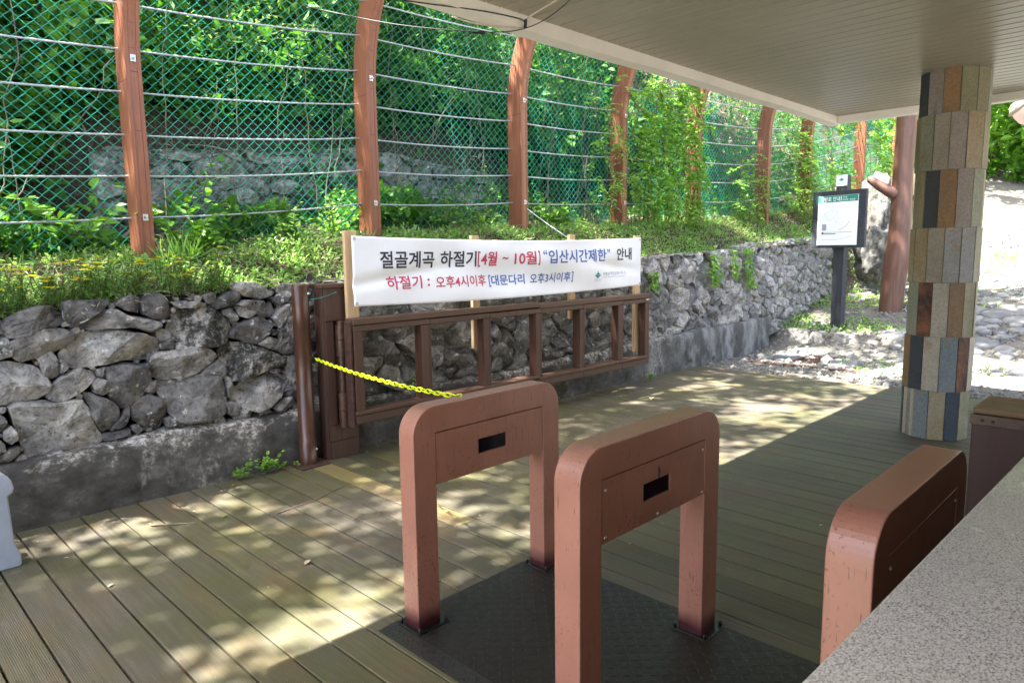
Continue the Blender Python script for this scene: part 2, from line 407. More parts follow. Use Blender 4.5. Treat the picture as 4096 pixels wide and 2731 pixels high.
    M['log'] = wood_mat('painted_log', (.125, .063, .045), .34, 'z', (.30, .20, .155), .14, .5)
    M['blocktop'] = wood_mat('weathered_block_top', (.20, .140, .08), .75, 'y', (.45, .36, .2), .2, .8)
    M['block'] = wood_mat('dark_maroon_block', (.040, .016, .014), .45, 'z', (.09, .05, .03), .1)
    M['bench'] = plain('grey_cast_plastic', (.33, .36, .40), .5, 0, .1, 10, .1)
    M['awning'] = plain('pink_awning_cloth', (.75, .60, .55), .8, 0, .05)
    t = NT('cobble'); n = t.noise(5, detail=7); f = t.noise(40, detail=4)
    M['cobble'] = t.done(t.mix(1, t.mix(t.tint(), (.11, .115, .122), (.23, .227, .216)), t.ramp(n, (.3, (.7, .7, .72)), (.7, (1.2, 1.2, 1.2))), 'MULTIPLY'), .85, t.bump(f, .5, .01), spec=.25)
    M['pebble'] = plain('pale_pebble', (.19, .182, .165), .9, 0, .3, 12, .4)
    M['grate'] = plain('grey_grate_steel', (.20, .21, .225), .5, .5, .35, 20)
make_materials()

# ------------------------------------------------------------------ terrain
def sstep(x, a, b):
    t = np.clip((x-a)/(b-a), 0, 1); return t*t*(3-2*t)
FB_X = [-6, 1.8, 3.76, 5.8, 7.75, 9.5, 11.8, 13.5, 16.2, 20, 40]; FB_Z = [1.2, 1.50, 1.68, 1.77, 1.84, 1.92, 2.04, 2.25, 2.75, 3.2, 7]
WT_X = [-6, .7, 1.4, 2.4, 7.2, 10.8, 13.5, 18, 40]; WT_Z = [1.0, 1.20, 1.27, 1.30, 1.44, 1.56, 1.7, 2.3, 6.5]
def fb(X): return np.interp(X, FB_X, FB_Z)
def wt(X): return np.interp(X, WT_X, WT_Z)
def gz(X, Y, back_off=0.0):
    X = np.asarray(X, float); Y = np.asarray(Y, float)
    path = .165*np.maximum(X-9.7, 0)**1.04*sstep(X, 9.3, 11.5)+.9*np.maximum(X-36, 0)
    bank = np.where(X > 10.85, .24+.20*(X-10.85), 0)
    w = sstep(Y, 1.9, 3.0)*sstep(X, 10.78, 10.92)
    front = np.maximum(path, bank*w)+.02*np.sin(X*2.1)*np.cos(Y*1.7)*sstep(X, 9, 12)
    front = np.where(X < 8.27, -.16, front-.01)
    f = fb(X); t = wt(X)
    uw = f+.22; top = uw+.72*sstep(X, 1.2, 2.0)*sstep(-X, -8.0, -6.2)+.35
    back = t+(f-t)*sstep(Y, 4.86, 5.6)+(uw-f)*np.clip((Y-5.6)/1.4, 0, 1)
    k = np.clip((Y-7.0-back_off*.55)/.14, 0, 1)
    back = back+(top-uw)*k+np.maximum(Y-7.14, 0)*.92
    yw = 4.78+back_off+.0*X
    lo = np.where(X > 13, yw-np.clip((X-13)*.5, 0, 2.2), yw); hi = yw+.07
    b = np.clip((Y-lo)/(hi-lo), 0, 1)
    return front*(1-b)+back*b
def gzs(x, y): return float(gz(x, y))

def make_ground():
    xs = np.concatenate([np.linspace(-60, -8, 14), np.linspace(-7, 8.2, 60), [8.26, 8.28], np.linspace(8.35, 10.75, 26), [10.80, 10.86, 10.92], np.linspace(11, 18, 60), np.linspace(18.4, 40, 40), np.linspace(42, 160, 24)])
    ys = np.concatenate([np.linspace(-80, -5, 12), np.linspace(-4.5, 4.7, 60), [4.8, 4.9, 4.98, 5.05], np.linspace(5.1, 6.98, 24), [7.05, 7.11, 7.25], np.linspace(7.3, 16, 40), np.linspace(17, 80, 20)])
    X, Y = np.meshgrid(xs, ys, indexing='ij'); Z = gz(X, Y, .2)
    nz = np.array([noise.noise(Vector((x*1.3, y*1.3, 0))) for x, y in zip(X.ravel(), Y.ravel())]).reshape(X.shape)
    Z = Z+nz*.05*((Y > 5) | (X > 11))
    V = np.stack([X, Y, Z], -1).reshape(-1, 3); ny = len(ys)
    i = np.arange(len(xs)-1)[:, None]; j = np.arange(ny-1)[None]
    F = np.stack([i*ny+j, (i+1)*ny+j, (i+1)*ny+j+1, i*ny+j+1], -1).reshape(-1, 4)
    mb = MB(); mb.add(V, F, 0, .5, True)
    tag(mb.build('ground', M['ground']), kind='structure')
make_ground()

# ------------------------------------------------------------------ deck
def make_deck():
    mb = MB(); k0 = -23
    for k in range(k0, 60):
        x = .541+.1603*k
        if x > 8.2: break
        x1 = min(x+.1603-.006, 8.262)
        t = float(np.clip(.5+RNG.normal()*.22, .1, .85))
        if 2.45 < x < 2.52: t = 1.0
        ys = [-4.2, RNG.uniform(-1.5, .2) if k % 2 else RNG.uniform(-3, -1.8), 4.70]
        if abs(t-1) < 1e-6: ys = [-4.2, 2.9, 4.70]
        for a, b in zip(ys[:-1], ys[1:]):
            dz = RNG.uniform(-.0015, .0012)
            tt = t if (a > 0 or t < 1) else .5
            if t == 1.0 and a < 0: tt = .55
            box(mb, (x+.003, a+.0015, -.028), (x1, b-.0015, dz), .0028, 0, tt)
    # perimeter joists close the gaps from below
    j = MB()
    for y in np.arange(-4, 4.7, .6): box(j, (-3.1, y, -.12), (8.25, y+.05, -.031), .002)
    box(j, (8.264, -4.2, -.16), (8.29, 4.62, -.006), .004)
    o = mb.build('wooden_deck', M['deck']); tag(o, kind='structure')
    tag(j.build('deck_joist', M['gap'], o), kind='structure')
make_deck()

# ------------------------------------------------------------------ stones
def resample(poly, n):
    P = np.array(poly, float); Q = np.vstack([P, P[:1]]); d = np.r_[0, np.cumsum(np.linalg.norm(np.diff(Q, axis=0), axis=1))]
    t = np.linspace(0, d[-1], n, endpoint=False)
    return np.stack([np.interp(t, d, Q[:, i]) for i in range(2)], 1)
def smooth_poly(P, k=1):
    for _ in range(k): P = .5*P+.25*(np.roll(P, 1, 0)+np.roll(P, -1, 0))
    return P
def stone(mb, poly, y0, lean, depth=.14, tint=.5, n=26, rough=.016, seed=0, shrink=.985, zref=.4, m=0):
    """stone with a given outline in the wall's face, broken into a few flat facets; y0 + lean*(z - zref) is the face"""
    P = .9*resample(poly, n)+.1*smooth_poly(resample(poly, n), 2); c = P.mean(0); P = c+(P-c)*shrink
    size = math.sqrt(max(1e-6, abs(np.cross(P, np.roll(P, -1, 0)).sum()/2)))
    r = random.Random(seed); bul = min(.075, .038+.15*size)*r.uniform(.75, 1.2)
    round_ = r.random()
    pl = [(r.uniform(-.25, .25), r.uniform(-.30, .30), bul*r.uniform(.8, 1.05))]
    for q in range(3):
        a = r.uniform(0, 6.28); sl = r.uniform(.35, .9); pl.append((sl*math.cos(a), sl*math.sin(a), bul*r.uniform(.95, 1.35)))
    rings = [(1.0, None), (1.03, -.035), (1.025, .12), (1.0, .48), (.955, .80), (.87, .96), (.70, 1.0), (.48, 1.03), (.27, 1.04), (.10, 1.05)]
    V = []; off = Vector((seed*3.17, seed*1.3, seed*.7)); fr = 7 if size < .2 else 5
    for s, h in rings:
        for q in P:
            p = c+(q-c)*s; dx, dz = p-c
            if h is None: V.append((p[0], y0+lean*(p[1]-zref)+depth, p[1])); continue
            hh = h*bul*(1.15 if round_ > .6 else 1.3)
            hh = max(-.025, min([hh]+[k+ax*dx+az*dz for ax, az, k in pl]))
            nn = Vector((p[0]*fr, hh*fr, p[1]*fr))+off
            a = noise.fractal(nn*1.3, .75, 2.2, 6)*rough*(1.0+4*min(size, .3)); rg = abs(noise.noise(nn*2.3+Vector((3, 1, 7))))*rough*1.1
            b = noise.noise(nn*2.4+Vector((9, 0, 0)))*rough*1.0
            V.append((p[0]+b, y0+lean*(p[1]-zref)-hh-a+rg, p[1]+b*.8+.4*a))
    k = len(rings); F = []
    for i in range(k-1):
        for j in range(n): F.append([i*n+j, i*n+(j+1) % n, (i+1)*n+(j+1) % n, (i+1)*n+j])
    F.append([(k-1)*n+j for j in range(n)])
    mb.add(V, F, m, tint, False)

def clip_half(poly, mid, nrm):
    out = []
    for i in range(len(poly)):
        a, b = poly[i], poly[(i+1) % len(poly)]
        da, db = np.dot(a-mid, nrm), np.dot(b-mid, nrm)
        if da <= 0: out.append(a)
        if da*db < 0: out.append(a+(b-a)*da/(da-db))
    return out
def voronoi(pts, bx, w=None):
    pts = np.array(pts); cells = []
    for i, p in enumerate(pts):
        poly = [np.array(q, float) for q in ((bx[0], bx[2]), (bx[1], bx[2]), (bx[1], bx[3]), (bx[0], bx[3]))]
        d = np.linalg.norm(pts-p, axis=1); order = np.argsort(d)[1:26]
        for j in order:
            if len(poly) < 3: break
            v = pts[j]-p; L = np.linalg.norm(v)
            f = .5 if w is None else .5+(w[i]**2-w[j]**2)/(2*L*L+1e-9)
            poly = clip_half(poly, p+v*np.clip(f, .12, .88), v/L)
        cells.append(poly if len(poly) >= 3 else None)
    return cells
def pack(x0, x1, z0f, z1f, size, aspect=1.45, seed=1, var=.5):
    """irregular stone outlines filling x0..x1 between the two height functions"""
    r = random.Random(seed); pts = []; w = []
    tries = 0
    area = (x1-x0)*.9
    while tries < 5000:
        tries += 1
        x = r.uniform(x0, x1); z = r.uniform(z0f(x), z1f(x)); s = size*math.exp(r.gauss(-.1, var))
        s = min(max(s, .35*size), 1.7*size)
        if all(math.hypot((x-q[0])/aspect, (z-q[1])) > (s+ww)*.47 for q, ww in zip(pts, w)):
            pts.append((x, z)); w.append(s)
    sc = [(p[0]/aspect, p[1]) for p in pts]
    cells = voronoi(sc, (x0/aspect, x1/aspect, -1, 6), [q*.5 for q in w])
    out = []
    for (px, pz), c in zip(pts, cells):
        if c is None: continue
        q = [(a[0]*aspect, min(max(a[1], z0f(a[0]*aspect)), z1f(a[0]*aspect)+.03)) for a in c]
        P = np.array(q)
        if np.ptp(P[:, 0]) < .035 or np.ptp(P[:, 1]) < .03: continue
        out.append(q)
    return out
NEAR = [[(0.76,1.15),(0.79,1.2),(0.86,1.24),(0.94,1.26),(1.01,1.26),(1.06,1.22),(1.07,1.17),(1.04,1.14),(0.94,1.11),(0.82,1.09),(0.77,1.1)],[(1.07,1.28),(1.12,1.29),(1.22,1.28),(1.32,1.28),(1.33,1.26),(1.26,1.21),(1.18,1.16),(1.11,1.13),(1.08,1.18)],[(1.36,1.25),(1.4,1.28),(1.45,1.3),(1.5,1.28),(1.5,1.23),(1.48,1.19),(1.41,1.21)],[(1.51,1.27),(1.56,1.31),(1.63,1.3),(1.66,1.25),(1.69,1.18),(1.68,1.15),(1.64,1.13),(1.56,1.15),(1.51,1.19)],[(1.13,1.13),(1.22,1.17),(1.27,1.22),(1.36,1.22),(1.42,1.18),(1.53,1.15),(1.61,1.12),(1.61,1.09),(1.55,1.06),(1.43,1.1),(1.3,1.1),(1.19,1.1)],[(1.69,1.24),(1.75,1.25),(1.87,1.24),(1.93,1.22),(1.92,1.2),(1.82,1.2),(1.73,1.2)],[(1.93,1.2),(2.0,1.25),(2.09,1.29),(2.15,1.29),(2.16,1.25),(2.11,1.21),(2.01,1.18),(1.95,1.18)],[(2.12,1.32),(2.18,1.36),(2.28,1.35),(2.37,1.3),(2.4,1.25),(2.33,1.23),(2.22,1.25),(2.15,1.28)],[(2.11,1.2),(2.18,1.23),(2.29,1.22),(2.39,1.2),(2.42,1.14),(2.38,1.09),(2.31,1.1),(2.22,1.17)],[(1.68,1.1),(1.71,1.17),(1.79,1.2),(1.92,1.19),(2.02,1.15),(2.07,1.08),(2.08,1.0),(2.03,0.94),(1.93,0.92),(1.76,0.95),(1.69,1.01),(1.65,1.06)],[(2.03,1.17),(2.09,1.18),(2.12,1.13),(2.12,1.09),(2.08,1.08),(2.03,1.14)],[(2.13,1.15),(2.14,1.19),(2.24,1.16),(2.26,1.13),(2.21,1.1),(2.13,1.12)],[(2.07,1.0),(2.12,1.06),(2.24,1.1),(2.33,1.08),(2.37,1.04),(2.34,0.98),(2.25,0.91),(2.16,0.94),(2.08,0.97)],[(0.79,1.07),(0.87,1.1),(0.98,1.13),(1.07,1.12),(1.11,1.09),(1.1,1.05),(1.04,1.01),(0.94,0.98),(0.84,0.95),(0.8,0.98)],[(1.04,0.97),(1.07,1.02),(1.11,1.07),(1.24,1.1),(1.37,1.09),(1.48,1.06),(1.57,1.02),(1.6,0.97),(1.56,0.91),(1.46,0.89),(1.33,0.9),(1.19,0.88),(1.09,0.88),(1.05,0.9)],[(0.74,1.11),(0.78,1.09),(0.8,1.04),(0.79,0.99),(0.75,0.98),(0.71,0.98),(0.69,1.05)],[(0.69,0.97),(0.81,0.95),(0.89,0.92),(0.93,0.87),(0.96,0.8),(0.95,0.76),(0.89,0.73),(0.79,0.73),(0.67,0.72)],[(0.92,0.96),(0.99,1.0),(1.01,0.94),(1.02,0.86),(0.97,0.83),(0.94,0.85)],[(1.02,0.92),(1.05,0.93),(1.06,0.89),(1.03,0.86),(1.02,0.87)],[(0.96,0.8),(1.04,0.85),(1.12,0.87),(1.21,0.84),(1.19,0.8),(1.11,0.74),(1.03,0.7),(0.97,0.7),(0.94,0.73)],[(1.21,0.86),(1.26,0.87),(1.27,0.84),(1.25,0.79),(1.22,0.82)],[(1.27,0.87),(1.36,0.88),(1.49,0.85),(1.51,0.78),(1.5,0.71),(1.44,0.66),(1.38,0.61),(1.31,0.61),(1.27,0.69),(1.26,0.78)],[(1.17,0.78),(1.22,0.81),(1.27,0.76),(1.27,0.72),(1.23,0.7),(1.18,0.72)],[(1.53,0.88),(1.56,0.92),(1.69,0.93),(1.82,0.94),(1.91,0.92),(1.95,0.86),(1.89,0.81),(1.8,0.76),(1.7,0.74),(1.59,0.75),(1.52,0.78)],[(1.81,0.74),(1.88,0.79),(1.97,0.83),(2.01,0.77),(1.99,0.71),(1.91,0.72)],[(1.98,0.89),(2.07,0.94),(2.19,0.92),(2.34,0.85),(2.44,0.78),(2.45,0.73),(2.31,0.72),(2.19,0.69),(2.07,0.66),(2.03,0.7),(1.99,0.82)],[(1.55,0.72),(1.6,0.75),(1.8,0.74),(1.95,0.71),(1.99,0.65),(1.97,0.46),(1.89,0.43),(1.76,0.43),(1.66,0.44),(1.61,0.53),(1.56,0.64)],[(1.46,0.69),(1.51,0.74),(1.55,0.74),(1.54,0.69),(1.53,0.66)],[(1.38,0.6),(1.44,0.66),(1.5,0.67),(1.56,0.62),(1.59,0.54),(1.57,0.48),(1.53,0.42),(1.46,0.46),(1.38,0.51)],[(1.12,0.73),(1.18,0.71),(1.25,0.67),(1.3,0.61),(1.31,0.55),(1.27,0.5),(1.21,0.48),(1.17,0.53),(1.15,0.63)],[(0.75,0.7),(0.8,0.73),(0.93,0.7),(1.11,0.69),(1.13,0.63),(1.16,0.54),(1.2,0.43),(1.15,0.4),(1.0,0.38),(0.85,0.37),(0.81,0.41),(0.78,0.57)],[(1.25,0.49),(1.31,0.54),(1.37,0.62),(1.37,0.58),(1.35,0.5),(1.3,0.47)],[(2.03,0.59),(2.14,0.66),(2.31,0.68),(2.44,0.66),(2.46,0.61),(2.37,0.51),(2.29,0.45),(2.2,0.42),(2.09,0.48),(2.04,0.53)],[(2.39,1.08),(2.46,1.16),(2.51,1.19),(2.55,1.11),(2.52,1.03),(2.43,1.01)],[(2.41,1.22),(2.45,1.26),(2.52,1.28),(2.58,1.24),(2.51,1.2),(2.44,1.18)],[(2.26,0.91),(2.33,0.96),(2.41,0.92),(2.41,0.88),(2.34,0.87)],[(2.37,0.86),(2.42,0.93),(2.41,1.0),(2.52,1.02),(2.57,0.92),(2.5,0.82),(2.43,0.82)],[(2.33,0.46),(2.41,0.49),(2.47,0.49),(2.48,0.43),(2.4,0.4),(2.33,0.42)],[(2.38,0.51),(2.45,0.61),(2.51,0.67),(2.58,0.59),(2.55,0.43),(2.47,0.5)],[(2.32,0.71),(2.38,0.72),(2.41,0.7),(2.37,0.68),(2.32,0.69)],[(1.98,0.53),(2.04,0.53),(2.07,0.48),(2.05,0.42),(1.99,0.44)],[(1.57,0.49),(1.62,0.5),(1.66,0.46),(1.66,0.43),(1.58,0.44)],[(1.37,0.48),(1.41,0.48),(1.43,0.44),(1.4,0.42),(1.37,0.45)],[(1.2,0.46),(1.28,0.46),(1.36,0.47),(1.36,0.43),(1.28,0.42),(1.21,0.42)],[(0.7,0.68),(0.73,0.65),(0.73,0.61),(0.7,0.57),(0.65,0.58),(0.65,0.66)],[(0.71,0.57),(0.75,0.59),(0.78,0.55),(0.77,0.51),(0.73,0.49),(0.71,0.52)],[(0.66,0.54),(0.71,0.5),(0.71,0.46),(0.66,0.45)],[(0.67,0.43),(0.72,0.46),(0.77,0.47),(0.77,0.44),(0.72,0.4),(0.67,0.4)],[(1.6,0.98),(1.65,1.0),(1.69,0.97),(1.67,0.93),(1.61,0.94)],[(1.69,0.95),(1.71,0.97),(1.76,0.95),(1.75,0.93),(1.69,0.93)],[(0.7,1.16),(0.75,1.15),(0.76,1.12),(0.72,1.11)],[(1.99,0.71),(2.02,0.7),(2.03,0.61),(2.0,0.56)],[(2.47,0.8),(2.52,0.8),(2.58,0.76),(2.52,0.68),(2.45,0.71)]]
def make_wall():
    t = thing('stone_retaining_wall', 'long rough dry stone retaining wall on a stained concrete footing beside the deck', 'retaining wall', (4, 4.75, 0))
    t.location = (0, 0, 0)
    ft = lambda x: np.interp(x, [-4, .6, 1.6, 2.4, 5, 7.2, 10.5, 14], [.36, .385, .41, .385, .40, .46, .49, .55])
    tp = lambda x: float(wt(x))-.01
    # footing: rough-topped concrete band
    mb = MB(); xs = np.linspace(-4, 10.42, 420); prof = []
    for x in xs:
        n1 = noise.noise(Vector((x*2.2, 0, 3)))*.02+noise.noise(Vector((x*9, 0, 3)))*.012
        n2 = noise.noise(Vector((x*1.5, 5, 0)))*.015+noise.noise(Vector((x*8, 5, 0)))*.006
        z = ft(x)+n1; y = 4.69+n2
        prof.append([(x, y-.015, -.16), (x, y-.01, .10+n2), (x, y, z*.6), (x, y+.004+n1*.3, z-.035), (x, y+.03, z-.004), (x, y+.12, z+.012), (x, y+.3, z+.02)])
    prof = np.array(prof); K = prof.shape[1]; i = np.arange(len(xs)-1)[:, None]; j = np.arange(K-1)[None]
    F = np.stack([i*K+j, (i+1)*K+j, (i+1)*K+j+1, i*K+j+1], -1).reshape(-1, 4)
    mb.add(prof.reshape(-1, 3), F, 0, .5, True)
    e = prof[-1]; mb.add(np.vstack([e, e+np.array([0, .0, 0])*0, ]), [list(range(K))])
    mb.build('concrete_footing', M['concrete'], t)
    # packed earth behind the stones, coloured near black as shadow in the gaps
    g = MB(); xs = np.linspace(-4, 13.4, 120)
    a = np.array([(x, 4.90, ft(x)-.1) for x in xs]); b = np.array([(x, 4.965, wt(x)-.04) for x in xs]); V = np.vstack([a, b]); n = len(xs)
    g.add(V, [[k, k+1, n+k+1, n+k] for k in range(n-1)])
    c2 = np.array([(x, 4.86, wt(x)-.035) for x in xs]); d2 = np.array([(x, 5.12, gz(x, 5.12)+.004) for x in xs]); g.add(np.vstack([c2, d2]), [[k, k+1, n+k+1, n+k] for k in range(n-1)])
    g.build('packed_earth', M['gapfill'], t)
    st = MB(); s = 0
    for p in NEAR:
        s += 1; pc = np.mean(p, 0); tn = 1.45 if s in (10, 26) else random.Random(s*7).random()**1.4*.85
        stone(st, p, 4.775, .09, tint=tn, seed=s, n=40, rough=.0105, shrink=1.025)
    # small chinking stones in the gaps left between the big ones
    E = []
    for p in NEAR:
        a = np.array(p); c = a.mean(0); a = c+(a-c)*1.03; E.append((a, np.roll(a, -1, 0)))
    rr = random.Random(3); small = []
    def gap(x, z):
        dm = 9
        for a, b in E:
            ab = b-a; ap = np.array([x, z])-a; t2 = np.clip((ap*ab).sum(1)/((ab*ab).sum(1)+1e-12), 0, 1); dd = np.linalg.norm(ap-ab*t2[:, None], axis=1).min()
            cr = ((a[:, 1] > z) != (b[:, 1] > z)) & (x < (b[:, 0]-a[:, 0])*(z-a[:, 1])/(b[:, 1]-a[:, 1]+1e-12)+a[:, 0])
            if cr.sum() % 2: return -1
            dm = min(dm, dd)
        return dm
    cand = []
    for _ in range(2600):
        x = rr.uniform(.6, 2.5); z = rr.uniform(float(ft(x)), float(wt(x))-.02); d = gap(x, z)
        if d > .009: cand.append((d, x, z))
    cand.sort(reverse=True)
    for d, x, z in cand:
        if all(math.hypot(x-a, z-b) > (d+e)*.95 for e, a, b in small): small.append((d, x, z))
    for d, x, z in small:
        s += 1; n0 = rr.uniform(0, 6); st_r = d*1.25
        q = [(x+st_r*rr.uniform(.8, 1.25)*math.cos(a+n0), z+st_r*rr.uniform(.75, 1.15)*math.sin(a+n0)) for a in np.linspace(0, 6.283, 8)[:-1]]
        stone(st, q, 4.80, .09, tint=rr.random(), seed=s, n=16, rough=.008)
    for q in pack(-3.6, .62, ft, tp, .2, 1.4, 5):
        s += 1; stone(st, q, 4.775, .09, tint=random.Random(s).random()*.8, seed=s, n=26, shrink=1.02)
    for q in pack(2.46, 6.9, ft, tp, .25, 1.35, 8, .4):
        s += 1; stone(st, q, 4.785, .08, tint=random.Random(s).random()*.55, seed=s, n=30, shrink=1.02)
    st.build('stonework', M['stone'], t)
    st = MB()
    for q in pack(6.9, 10.55, ft, tp, .25, 1.05, 13, .45):
        s += 1; stone(st, q, 4.785, .08, tint=random.Random(s).random(), seed=s, n=26, shrink=1.02)
    lo = lambda x: float(np.interp(x, [10.5, 13.4], [.12, .66]))
    for q in pack(10.55, 13.4, lo, lambda x: tp(x)+.06, .23, 1.15, 21, .45):
        s += 1; stone(st, q, 4.80, .10, tint=.3+.7*random.Random(s).random(), seed=s, n=18)
    # loose rubble heaped on the wall's far end
    for k in range(90):
        x = RNG.uniform(9.6, 13.2); y = 4.86+abs(RNG.normal())*.14; z = float(wt(x))+.01
        w = RNG.uniform(.03, .085)
        q = [(x+w*math.cos(a)*RNG.uniform(.8, 1.2), z+w*.7*math.sin(a)*RNG.uniform(.8, 1.2)+w*.3) for a in np.linspace(0, 6.28, 9)[:-1]]
        s += 1; stone(st, q, y, 0, depth=w, tint=.5+.5*RNG.random(), seed=s, n=12, rough=.008)
    st.build('pale_stonework', M['stonelight'], t)
    # stacked stones behind the fence
    u = thing('upper_stone_wall', 'low mossy dry stone wall on the slope seen through the mesh fence', 'stone wall')
    mb = MB(); u0 = lambda x: float(fb(x))+.16; u1 = lambda x: float(fb(x))+.22+.72*float(sstep(x, 1.2, 2.0)*sstep(-x, -8.0, -6.2))+.02+.15*noise.noise(Vector((x*1.7, 3.3, 0)))+.05*noise.noise(Vector((x*5, 1, 0)))
    for q in pack(1.9, 6.9, u0, u1, .21, 1.8, 31, .5):
        s += 1; stone(mb, q, 6.99+random.Random(s+.5).uniform(-.05, .03), .05, depth=.12, tint=.2+.6*random.Random(s).random(), seed=s, n=22, rough=.02, shrink=.97)
    mb.build('stonework', M['stone'], u)
make_wall()

# ------------------------------------------------------------------ shelter roof, stone column, ticket booth
def make_shelter():
    t = thing('shelter_roof', 'flat shelter roof with grooved beige soffit panels and cream edge beam', 'roof')
    XL, XR, YB = .2, 7.62, -4.6
    edge = lambda x: 2.86-.016*(x-2.5)
    p = MB(); g = MB(); x = 2.848-.1168*22
    while x < XR:
        a, b = x+.005, min(x+.1168-.005, XR)
        if b-a > .02:
            ye = edge(x)+.01
            box(p, (a, YB, 2.878), (b, ye, 2.90), .004)
        x += .1168
    p.build('soffit', M['soffit'], t)
    g.add([(XL-.3, YB, 2.892), (XR, YB, 2.892), (XR, 2.9, 2.892), (XL-.3, 2.97, 2.892)], [[0, 1, 2, 3]])
    gr = g.build('soffit_groove', M['groove'], t)
    f = MB(); V = []; xs = np.linspace(XL-.3, XR+.1, 40)
    for xx in xs:
        e = edge(xx); s = .006*math.sin(xx*1.3)+.004*math.sin(xx*3.1); zi = 2.806+s
        V.append([(xx, e, 2.896), (xx, e+.004, zi), (xx, e+.105, zi-.002), (xx, e+.112, 3.02), (xx, e-.3, 3.02)])
    V = np.array(V); K = 5; i = np.arange(39)[:, None]; j = np.arange(4)[None]
    F = np.stack([i*K+j, (i+1)*K+j, (i+1)*K+j+1, i*K+j+1], -1).reshape(-1, 4); f.add(V.reshape(-1, 3), F)
    box(f, (XR, YB, 2.808), (XR+.1, edge(XR)+.0, 3.02), .003)
    box(f, (XL-.4, YB, 2.808), (XL-.3, 2.95, 3.02), .003)
    f.build('edge_beam', M['fascia'], t)
    r = MB(); box(r, (XL-.45, YB-.1, 3.021), (XR+.14, 3.02, 3.10), .01); r.build('roof_sheet', M['roofing'], t)
make_shelter()

def make_column():
    t = thing('stone_column', 'round column faced with patchwork slate tiles holding up the shelter roof', 'column', (0, 0, 0))
    cx, cy, R = 6.475, 1.478, .243
    zs = [0, .395, .83, 1.26, 1.686, 2.128, 2.553, 2.879]
    # colours from the camera's left to right, bottom course first: indices into the slate list
    rows = [[0, 9, 1, 3, 0, 5], [4, 0, 9, 1, 8, 9], [10, 8, 9, 4, 5], [3, 3, 2, 6, 6, 10], [5, 0, 4, 7, 10, 3], [5, 10, 2, 7, 3, 5], [0, 7, 4, 5, 5, 10]]
    edges = [[-.12, .37, .92, 1.39, 1.88, 2.33, 2.9], [.12, .66, 1.13, 1.63, 2.15, 2.58, 3.1], [.36, .86, 1.31, 1.78, 2.25, 2.75], [.10, .58, 1.07, 1.55, 2.02, 2.50, 3.0],
             [.38, .86, 1.31, 1.79, 2.28, 2.78, 3.25], [.07, .55, 1.06, 1.51, 1.98, 2.55, 3.05], [.26, .76, 1.26, 1.73, 2.21, 2.70, 3.2]]
    mb = MB(); base = math.atan2(-cy, -cx)
    for k, row in enumerate(rows):
        z0, z1 = zs[k], zs[k+1]; rr = R+(.002 if k % 2 else -.001)
        ed = list(edges[k]); n2 = 7; end = ed[0]+2*math.pi
        ed += [ed[-1]+(end-ed[-1])*q/n2 for q in range(1, n2+1)]
        for i in range(len(ed)-1):
            a0, a1 = base-math.pi/2+ed[i], base-math.pi/2+ed[i+1]
            col = row[i] if i < len(row) else random.Random(k*17+i).choice([1, 2, 3, 5, 6, 7, 10])
            g = .0028/rr; a0 += g; a1 -= g; o = random.Random(k*5+i).uniform(-.003, .004)
            P = [(cx+(rr+o)*math.cos(a), cy+(rr+o)*math.sin(a)) for a in (a0, a1)]; Q = [(cx+(rr-.03)*math.cos(a), cy+(rr-.03)*math.sin(a)) for a in (a1, a0)]
            zb, zt = z0+.002, z1-.002
            nz = 6; V = []
            for zz in np.linspace(zb, zt, nz):
                for (px, py) in P+Q: V.append((px+noise.noise(Vector((px*9, zz*9, k)))*.0025, py, zz))
            F = [[a*4+b, a*4+(b+1) % 4, (a+1)*4+(b+1) % 4, (a+1)*4+b] for a in range(nz-1) for b in range(4)]+[[3, 2, 1, 0], [(nz-1)*4+q for q in range(4)]]
            mb.add(V, F, col)
    mb.build('tile_cladding', M['slate'], t)
    c = MB(); tube(c, [(cx, cy, -.02), (cx, cy, 2.878)], R-.010, 40); c.build('core', M['grout'], t)
make_column()

def make_booth():
    t = thing('ticket_booth', 'ticket booth counter of speckled grey granite at the lower right corner', 'booth')
    c = MB(); prism(c, [(-1.4, .30), (.76, .292), (.80, .2905), (3.05, .240), (3.05, -.45), (-1.4, -.45)], 'z', 1.018, 1.05)
    c.build('counter', M['granite'], t, bevel=.004)
    w = MB(); box(w, (-1.4, .08, 0), (3.05, .2, 1.016), .005); w.build('front_panel', M['boothwall'], t)
    w = MB(); box(w, (-1.5, -2.3, 0), (-1.4, .2, 2.87), .005); box(w, (3.06, -2.3, 0), (3.16, -.75, 2.87), .005)
    box(w, (-1.4, -2.3, 0), (3.05, -2.2, 2.87), .005); w.build('wall', M['boothpale'], t)
    w = MB(); box(w, (-1.6, -2.4, 2.90), (-.27, .32, 2.98), .005); w.build('roof_slab', M['roofing'], t)
    w = MB(); box(w, (-1.39, .02, 2.45), (3.05, .14, 2.87), .005); w.build('window_header', M['boothwall'], t)
make_booth()

